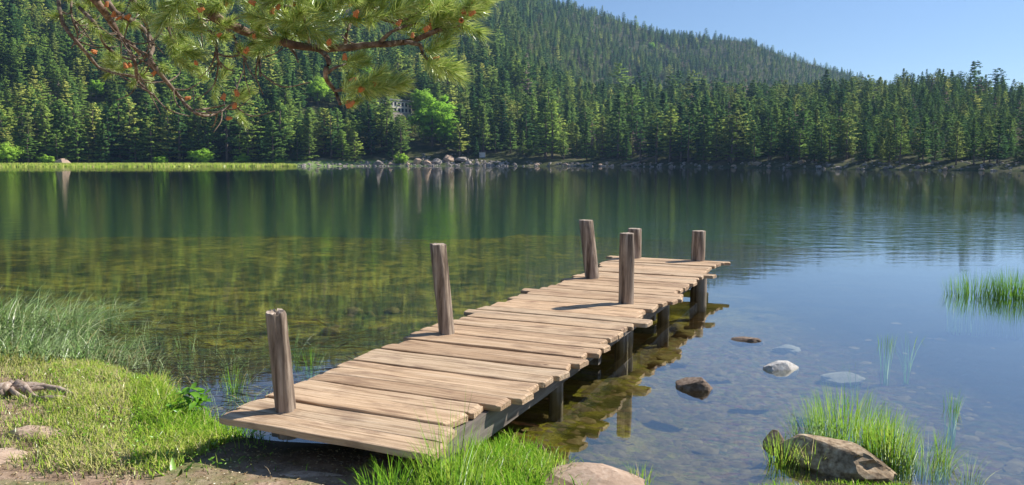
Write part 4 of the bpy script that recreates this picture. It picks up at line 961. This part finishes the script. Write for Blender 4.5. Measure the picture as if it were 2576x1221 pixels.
clump('grass_clump', 985, 1290, .12, 200, .34, .16, .5, .0036, G, .28, 'darker short grass clump under the front plank end', 'grass clump', sy=.6, seed=2)
clump('grass_clump', 1240, 1190, .06, 620, .22, .34, .6, .0036, G, .38, 'thick green grass clump right of the jetty corner', 'grass clump', sy=.6, seed=3)
clump('seed_grass', 1150, 1285, .12, 30, .80, .15, .22, .0026, G, .5, 'few tall seed-bearing stalks rising over the near right jetty corner', 'grass stalks', sy=.5, seed=9)
clump('grass_clump', 1370, 1185, .03, 130, .17, .22, .8, .003, G, .68, 'yellowing thin grass between the thick clump and the tan slab', 'grass clump', sy=.6, seed=4)
clump('grass_clump', 600, 1098, .03, 130, .14, .15, .6, .0034, G, .22, 'dark green grass clump at the shaded front left jetty corner', 'grass clump', seed=5)
clump('grass_clump', 1610, 1215, .0, 40, .17, .08, .5, .003, G, .6, 'thin grass tuft at the right end of the tan slab', 'grass clump', seed=6)
# broad leaved plant
bp = on(478, 1030, .08); plant = empty('leafy_plant', bp); tag(plant, 'dark green broad-leaved weed on the bank edge left of the jetty', 'plant')
def leaf(L, W_, bend):
    V = []; F = []; n = 5
    for j in range(n + 1):
        t = j / n; w = W_ * math.sin(math.pi * (t * .92 + .05)) ** .8; z = bend * t * t * L
        V += [(L * t, -w, z + w * .3), (L * t, 0, z), (L * t, w, z + w * .3)]
    for j in range(n):
        for q in range(2): A_ = j * 3 + q; F += [(A_, A_ + 3, A_ + 4), (A_, A_ + 4, A_ + 1)]
    return fast_mesh('leaf', V, F, [M['grass']], {'tint': np.full(len(V), .22)}, smooth=True)
lm = [leaf(.075, .022, -.5), leaf(.055, .018, .3), leaf(.09, .026, -.2)]
for k in range(46):
    o = link('leaf', lm[k % 3], plant, (random.uniform(-.12, .12), random.uniform(-.09, .09), random.uniform(.01, .13))); o.rotation_euler = (random.uniform(-.3, .3), random.uniform(-.7, .2), random.uniform(0, 6.28))
for (x, y, lab, L) in [(628, 1092, 'single bright curled leaf under the front left jetty corner', .13), (440, 1205, 'pale green flat leaves on the soil at the bottom left', .12)]:
    pl2 = empty('leaf_sprig', on(x, y, .1)); tag(pl2, lab, 'leaf'); lmm = leaf(L, .018, .5); lmm.attributes['tint'].data.foreach_set('value', np.full(len(lmm.vertices), .42, np.float32))
    for q in range(1 if L > .125 else 4): o = link('leaf', lmm, pl2); o.rotation_euler = (.2, -.25, .5 + q * 1.7)
# small broad leaves among the grass, and litter on the bare soil
def scatter(n, x0, x1, y0, y1, cond, size, seed, flat=False):
    g = np.random.default_rng(seed); x = g.uniform(x0, x1, n); y = g.uniform(y0, y1, n); d = shore_dist(x, y); z = near_h(x, y); u, v = proj(np.stack([x, y, z], -1))
    ok = (d > .02) & cond(u, v, x, y); x, y, z = x[ok], y[ok], z[ok]; n = len(x); a = g.uniform(0, 6.283, n); s_ = size * g.uniform(.5, 1.4, n); el = g.uniform(.4, .7, n) if not flat else g.uniform(.08, .9, n)
    dx = np.stack([np.cos(a), np.sin(a), g.normal(0, .0 if flat else .35, n)], -1) * s_[:, None]; dy = np.stack([-np.sin(a), np.cos(a), g.normal(0, .0 if flat else .35, n)], -1) * (s_ * el)[:, None]
    P0 = np.stack([x, y, z + (g.uniform(.02, .07, n) if not flat else .006)], -1); up = np.zeros((n, 3)); up[:, 2] = s_ * (.15 if not flat else .4)
    V = np.stack([P0 - dx, P0 - dy * .8, P0 + dx * .1 + up, P0 + dy * .8, P0 + dx], 1).reshape(-1, 3)
    F = (np.arange(n)[:, None, None] * 5 + np.array([(0, 1, 2), (0, 2, 3), (1, 4, 2), (2, 4, 3)])[None]).reshape(-1, 3)
    return V, F, g, n
V, F, g_, n = scatter(5200, -4.6, -.9, 3.9, 8, lambda u, v, x, y: (u > 120) & (u < 690) & (v < 1190), .013, 51)
tag(link('lawn_leaves', fast_mesh('lawn_leaves', V, F, [M['grass']], {'tint': np.repeat(np.clip(g_.normal(.42, .16, n), .05, .95), 5)})), 'small clover and weed leaves scattered through the left lawn', 'leaves', None, 'stuff')
V, F, g_, n = scatter(16000, -4.8, 1.2, 3.3, 6.5, lambda u, v, x, y: ((v > 1130) & (u < 1000)) | (u < 330), .009, 52, True)
tag(link('soil_litter', fast_mesh('soil_litter', V, F, [M['straw']], {'tint': np.repeat(g_.random(n) ** 1.5, 5)})), 'fine gravel and dry litter on the bare soil', 'litter', None, 'stuff')
# straw lying in the brown shallows
n = 1100; x = g2_.uniform(-4.6, -.9, n); y = g2_.uniform(5.2, 9.2, n); d = shore_dist(x, y); ok = (d < .05) & (d > -2.6) & (x < JO.x + (y - JO.y) * .44 - .1); x, y = x[ok], y[ok]; n = len(x)
z = np.maximum(near_h(x, y), .002) + g2_.uniform(0, .02, n)
a = g2_.normal(.2, .5, n); L = g2_.uniform(.08, .42, n); dv = np.stack([np.cos(a), np.sin(a), g2_.normal(0, .06, n)], -1); sd = np.stack([-np.sin(a), np.cos(a), np.zeros(n)], -1) * .006
P0 = np.stack([x, y, z], -1); V = np.stack([P0 - sd, P0 + sd, P0 + dv * L[:, None] + sd * .4, P0 + dv * L[:, None] - sd * .4], 1).reshape(-1, 3)
b = np.arange(n)[:, None] * 4; F = (b[:, None, :] + np.array([(0, 1, 2), (0, 2, 3)])[None]).reshape(-1, 3)
tag(link('floating_straw', fast_mesh('floating_straw', V, F, [M['straw']], {'tint': np.repeat(g2_.random(n), 4)})), 'dry straw floating in the brown shallows left of the jetty', 'straw', None, 'stuff')
# thin scattered stems in the left shallows
n = 1300; x = g2_.uniform(-5.5, -.8, n); y = g2_.uniform(5.3, 9.5, n); d = shore_dist(x, y); ok = (d < 0) & (d > -2.2 * g2_.random(n) ** 1.5) & (x < JO.x + (y - JO.y) * .44 - .25); x, y = x[ok], y[ok]; n = len(x); zz = near_h(x, y)
V, F, nv, k = blades(np.stack([x, y, zz], -1), g2_.uniform(.06, .22, n) - zz, g2_.uniform(.3, 1.4, n), np.full(n, .0036), seed=3, seg=4)
tag(link('shallow_water_stems', fast_mesh('shallow_water_stems', V, F, [M['sedge']], {'tint': np.repeat(np.clip(g2_.normal(.72, .2, n), 0, 1), k)}, nv)), 'thin scattered sedge stems poking out of the brown shallows', 'stems', None, 'stuff')

# ------------------------------------------------------------------ overhanging pine
tree = empty('overhanging_pine', (-2.6, -.6, .2)); tag(tree, 'pine with a gnarled branch of needle tufts and orange cones hanging over the water', 'pine tree')
inv = Matrix.Translation(-Vector(tree.location))
def limb(name, pts, r0, r1, m, parent=tree, n=8, rough=.35):
    P = [Vector(p) + inv.translation for p in pts]
    # smooth the polyline
    Q = []
    for i in range(len(P) - 1):
        a_, b_, c_, d_ = P[max(i - 1, 0)], P[i], P[i + 1], P[min(i + 2, len(P) - 1)]
        for k in range(4):
            t = k / 4; Q.append(.5 * ((2 * b_) + (c_ - a_) * t + (2 * a_ - 5 * b_ + 4 * c_ - d_) * t * t + (3 * b_ - a_ - 3 * c_ + d_) * t ** 3))
    Q.append(P[-1]); m_ = len(Q)
    for i, q in enumerate(Q):
        amp = (r0 + (r1 - r0) * i / m_) * .35
        Q[i] = q + Vector((noise.noise(q * 17), noise.noise(q * 17 + Vector((5, 0, 0))), noise.noise(q * 17 + Vector((0, 9, 0))))) * amp
    V, F = tube(Q, [r0 + (r1 - r0) * (i / (m_ - 1)) for i in range(m_)], n, rough, len(pts)); o = link(name, fast_mesh(name, V, F, [m], smooth=True), parent); return o
limb('trunk', [(-2.6, -.6, .1), (-2.55, -.55, 1.5), (-2.7, -.5, 3.0), (-2.6, -.4, 4.6), (-2.7, -.4, 6.2)], .17, .05, M['bark'], n=12)
def shoot(seed, L=.10, n=150, nl=.055):
    g = np.random.default_rng(seed); t = g.uniform(0, 1, n) ** .8; a = g.uniform(0, 6.283, n); sp = g.uniform(.55, 1.25, n) * (1.15 - .65 * t)
    base = np.stack([t * L, np.zeros(n), np.zeros(n)], -1)
    d = np.stack([np.cos(sp), np.sin(sp) * np.cos(a), np.sin(sp) * np.sin(a)], -1); ln = nl * g.uniform(.75, 1.15, n)
    side = np.cross(d, g.normal(size=(n, 3))); side /= np.linalg.norm(side, axis=1)[:, None]; side *= .00095
    tip = base + d * ln[:, None]; tip[:, 2] += 0
    mid = (base + tip) / 2 + np.stack([-.003 * np.ones(n), np.zeros(n), np.zeros(n)], -1)
    V = np.stack([base - side, base + side, mid + side, mid - side, tip], 1).reshape(-1, 3)
    b = np.arange(n)[:, None] * 5; F = (b[:, None, :] + np.array([(0, 1, 2), (0, 2, 3), (3, 2, 4)])[None]).reshape(-1, 3)
    nv = d * .3 + np.cross(d, side) * 300 * g.choice([-1, 1], n)[:, None]; nv /= np.linalg.norm(nv, axis=1)[:, None]
    tint = np.repeat(np.clip(g.normal(.72, .26, n), 0, 1), 5)
    return fast_mesh('needle_tuft', V, F, [M['needle']], {'tint': tint})
SHT = [shoot(1, .075, 150, .044), shoot(2, .10, 190, .046), shoot(3, .055, 120, .042), shoot(4, .08, 160, .048)]
bm = bmesh.new()
for k in range(26):
    a = k * 2.4; q = (k / 26); mt = Matrix.Translation((.002 + .026 * q, .009 * math.cos(a) * (1 - .5 * q), .009 * math.sin(a) * (1 - .5 * q))) @ Matrix.Diagonal((.0062, .0042, .0042, 1))
    bmesh.ops.create_icosphere(bm, subdivisions=1, radius=1.0, matrix=mt)
budm = bpy.data.meshes.new('pollen_cone'); bm.to_mesh(budm); bm.free(); budm.materials.append(M['bud'])
def put(name, me, p, d, s=1.0, roll=None):
    o = link(name, me, tree, p + inv.translation); o.rotation_euler = (Vector(d).to_track_quat('X', 'Z').to_matrix() @ Matrix.Rotation(random.uniform(0, 6.28) if roll is None else roll, 3, 'X')).to_euler(); o.scale = (s,) * 3; return o
BR = [  # (view points x, y), distance, r0, r1
    ([(250, -120), (380, -62), (480, -4), (560, 55), (640, 86), (720, 108), (800, 122), (870, 120), (950, 112), (1020, 106), (1085, 82), (1150, 48), (1205, 5)], 2.1, .0145, .005, M['bark'], 'branch'),
    ([(1020, 106), (1055, 112), (1062, 130), (1075, 150)], 2.08, .006, .004, M['twig'], 'twig'),
    ([(800, 122), (826, 152), (818, 190), (842, 228), (856, 262)], 2.05, .0075, .0045, M['bark'], 'twig'),
    ([(818, 190), (840, 172), (870, 160)], 2.05, .0045, .003, M['twig'], 'twig'), ([(842, 228), (880, 222), (915, 218)], 2.05, .0045, .003, M['twig'], 'twig'),
    ([(900, -20), (930, 10), (960, 44), (988, 56)], 2.15, .009, .004, M['twig'], 'twig'), ([(988, 56), (1030, 45), (1065, 18)], 2.15, .005, .003, M['twig'], 'twig'),
    ([(145, -20), (160, 60), (208, 122), (250, 170), (300, 186), (340, 190)], 2.35, .0065, .003, M['twig'], 'twig'),
    ([(160, -60), (230, -10), (275, 48), (300, 92), (332, 112), (352, 138)], 2.3, .014, .004, M['bark'], 'twig'),
    ([(250, -40), (290, 30), (350, 62), (385, 112), (375, 160), (420, 200)], 2.25, .010, .003, M['twig'], 'twig'),
    ([(330, -20), (345, 22), (372, 72), (378, 118)], 2.2, .008, .004, M['twig'], 'twig'),
    ([(318, 110), (340, 158), (348, 205), (388, 240)], 2.25, .006, .003, M['twig'], 'twig'),
    ([(375, 150), (425, 212), (458, 252), (492, 284), (530, 290), (560, 276), (592, 256)], 2.2, .006, .0025, M['twig'], 'twig'),
    ([(492, 276), (530, 272), (566, 264)], 2.2, .003, .002, M['twig'], 'twig'),
    ([(485, 20), (510, 60), (540, 92), (546, 140), (556, 170)], 2.15, .006, .003, M['twig'], 'twig'), ([(540, 132), (570, 142), (600, 140)], 2.15, .0035, .002, M['twig'], 'twig'),
    ([(640, 88), (650, 130), (655, 190)], 2.1, .006, .003, M['twig'], 'twig'), ([(560, 60), (590, 95), (600, 130), (620, 150)], 2.12, .005, .003, M['twig'], 'twig'),
    ([(720, 108), (742, 135), (750, 155)], 2.1, .005, .003, M['twig'], 'twig'), ([(690, 104), (668, 60), (660, 10), (650, -30)], 2.2, .006, .004, M['twig'], 'twig'), ([(780, 118), (770, 70), (760, 20)], 2.2, .006, .004, M['twig'], 'twig'),
    ([(870, 120), (872, 85), (890, 40), (915, 10)], 2.25, .006, .003, M['twig'], 'twig'), ([(950, 112), (985, 80), (1040, 60), (1085, 70)], 2.1, .006, .003, M['twig'], 'twig'), ([(1085, 82), (1120, 75), (1160, 62)], 2.1, .005, .003, M['twig'], 'twig'),
    ([(200, 20), (240, 60), (262, 110), (300, 140), (335, 150)], 2.3, .006, .003, M['twig'], 'twig'), ([(430, -10), (420, 40), (430, 90), (455, 130)], 2.2, .006, .003, M['twig'], 'twig'),
    ([(180, -20), (180, 40), (195, 90), (180, 120)], 2.4, .004, .002, M['twig'], 'twig'), ([(560, 58), (610, 40), (680, 20), (740, 15)], 2.15, .006, .003, M['twig'], 'twig')]
path_pts = []
for (pts, Y0, r0, r1, m_, nm) in BR:
    W_ = [at(x, y, Y0 + .06 * math.sin(i * 1.9 + x * .01)) for i, (x, y) in enumerate(pts)]
    limb(nm, W_, r0, r1, m_, n=10 if nm == 'branch' else 6); path_pts.append(W_)
limb('branch', [(-2.6, -.5, 2.9), (-2.2, .3, 3.0), (-1.7, 1.1, 2.9), at(120, -180, 2.1), at(250, -120, 2.1)], .045, .018, M['bark'])
limb('branch', [(-2.6, -.5, 2.5), (-2.3, .6, 2.65), (-1.8, 1.6, 2.62), at(160, -60, 2.3)], .035, .012, M['bark'])
# needle tufts: (x, y, towards x, y, distance)
tufts = []
def fan(x, y, n, sx, sy, tx_=None, ty_=None, Y0=2.1, cone=.35, s=1.0):
    for _ in range(n):
        px_, py_ = x + random.gauss(0, sx), y + random.gauss(0, sy)
        if tx_ is None: d = Vector((random.uniform(-1, 1), random.uniform(-1, .6), random.uniform(-.5, .8)))
        else:
            a_ = at(x, y, Y0); b_ = at(tx_, ty_, Y0); d = (b_ - a_).normalized() + Vector((random.gauss(0, cone), random.gauss(-.1, cone), random.gauss(0, cone)))
        tufts.append((at(px_, py_, Y0 + random.uniform(-.12, .12)), d.normalized(), s * random.uniform(.68, 1.02), px_, py_))
fan(1165, 30, 9, 16, 14, 1200, 10, 2.1, .35); fan(1120, 50, 7, 18, 12, 1160, 30); fan(1185, 15, 4, 10, 10, 1220, -10); fan(1065, 30, 7, 16, 16, 1090, 0); fan(1085, 70, 6, 14, 10, 1120, 60)
fan(1075, 150, 5, 6, 6, 1100, 160, 2.08, .28, 1.0); fan(1065, 125, 3, 6, 6, 1090, 130, 2.08)
fan(860, 162, 4, 8, 5, 900, 150, 2.05, .2, .9); fan(895, 222, 6, 12, 6, 960, 220, 2.05, .25, 1.05); fan(930, 215, 3, 10, 6, 985, 215, 2.05, .22, 1.05); fan(862, 225, 3, 5, 6, 900, 200, 2.05, .3, .8); fan(858, 258, 3, 5, 4, 890, 268, 2.05, .4, .65)
fan(995, 45, 6, 22, 18, 1020, 20); fan(920, 30, 8, 26, 16, 950, 0); fan(850, 35, 8, 26, 18); fan(790, 30, 8, 26, 20); fan(740, 45, 7, 22, 20); fan(690, 40, 6, 20, 20); fan(640, 25, 7, 26, 18); fan(580, 15, 6, 26, 14); fan(1010, 85, 4, 22, 10, 1040, 60); fan(740, 85, 4, 24, 8); fan(610, 130, 3, 14, 12, s=.8); fan(660, 95, 3, 12, 10, s=.8)
fan(590, 258, 3, 6, 6, 610, 240, 2.2, .4, .7); fan(600, 285, 2, 5, 5, 610, 300, 2.2, .4, .6); fan(470, 50, 4, 20, 16, s=.9); fan(430, 85, 4, 10, 10, 450, 95, 2.15, .35, 1.05); fan(425, 140, 4, 12, 10, 440, 150, 2.15, .4, 1.0)
fan(270, 22, 5, 16, 12, s=.8, Y0=2.3); fan(350, 30, 6, 30, 18, s=.9, Y0=2.25); fan(300, 160, 4, 22, 10, s=.7, Y0=2.3); fan(330, 175, 3, 14, 8, s=.7, Y0=2.25); fan(235, 60, 3, 14, 16, s=.7, Y0=2.35); fan(400, 40, 6, 24, 20, s=.95); fan(540, 60, 5, 20, 22, s=.9); fan(550, 200, 3, 14, 10, s=.8, Y0=2.25); fan(500, 110, 3, 18, 14, s=.8, Y0=2.3); fan(250, -20, 10, 60, 12, Y0=2.3); fan(450, -25, 12, 60, 12); fan(700, -25, 14, 80, 12); fan(950, -30, 14, 80, 14); fan(350, 195, 2, 10, 8, s=.6, Y0=2.3); fan(200, 20, 3, 12, 14, s=.7, Y0=2.4)
for i, (p, d, s, px_, py_) in enumerate(tufts):
    put('needle_tuft', SHT[i % 4], p, d, s)
# the rest of the crown, above and left of the picture
for i in range(95):
    a = random.uniform(0, 6.28); q = random.uniform(.2, 1.7); z = random.uniform(2.75, 4.9)
    p = Vector((-2.5 + math.cos(a) * q * .85 + .3, .4 + math.sin(a) * q * .9, z))
    if z < 2.9 + .25 * p.y and p.y > 0: p.z += .35
    put('needle_tuft', SHT[i % 4], p, (random.uniform(-1, 1), random.uniform(-1, 1), random.uniform(-.2, 1)), 2.2)
for k in range(9):
    a = -1.0 + k * .42; z = 2.9 + .2 * k; limb('branch', [(-2.65, -.45, z), (-2.6 + math.cos(a) * .9, -.4 + math.sin(a) * .9, z + .15), (-2.6 + math.cos(a) * 1.7, -.4 + math.sin(a) * 1.7, z + .3)], .03, .008, M['bark'], n=6)
cones = [(1075, 16), (1180, 38), (1178, 20), (1085, 62), (1078, 78), (1158, 52), (1068, 78), (1035, 92), (1170, 35), (868, 152), (905, 228), (906, 224), (880, 266), (872, 262), (875, 268), (945, 215), (885, 205), (1090, 148), (698, 22), (682, 36), (890, 38), (895, 45), (740, 12), (828, 108), (610, 130), (620, 132), (625, 128), (545, 92), (268, 16), (290, 44), (288, 42), (318, 46), (412, 28), (240, 130), (320, 170), (382, 188), (494, 164), (598, 240), (590, 272), (572, 296), (560, 250), (465, 248), (570, 10), (640, 96), (500, 30), (640, 8), (1190, 8), (330, 165), (455, 160), (880, 10), (1000, 60)]
for (x, y) in cones:
    Y0 = 2.0 if x > 480 else 2.15
    for q in range(1): put('pollen_cone', budm, at(x + random.uniform(-3, 3), y + random.uniform(-3, 3), Y0 + random.uniform(-.03, .05)), (random.uniform(-.2, 1), random.uniform(-1, .3), random.uniform(0, 1)), random.uniform(.42, .6))
# thin bare twigs
g = random.Random(77)
for k in range(85):
    src = path_pts[g.choice([0, 7, 8, 9, 10, 11, 12, 14, 16, 17, 24, 25, 26, 8, 9, 12])]; i = g.randrange(len(src) - 1); p = src[i].lerp(src[i + 1], g.random())
    if p.x > .1: continue
    d = Vector((g.uniform(-.6, 1), g.uniform(-.6, .6), g.uniform(-1, .35))).normalized(); L = g.uniform(.05, .14); c = Vector((g.uniform(-.4, .4), 0, g.uniform(.0, .8)))
    limb('twig', [p, p + d * L * .5, p + (d + c * .5).normalized() * L], .0026, .0012, M['twig'], n=4, rough=.1)

# ------------------------------------------------------------------ haze: one closed box of air
m, nt, out = mat('haze'); pv = nt.nodes.new('ShaderNodeVolumePrincipled')
pv.inputs['Color'].default_value = (0.38, 0.60, 1.0, 1); pv.inputs['Density'].default_value = 0.00020; pv.inputs['Anisotropy'].default_value = 0.35
nt.links.new(pv.outputs[0], out.inputs['Volume'])
V, F = box(-1400, 1400, -1300, 1400, -10, 420)
tag(link('haze', fast_mesh('haze', V, F, [m])), 'thin blue morning haze over the lake', 'haze', None, 'stuff')
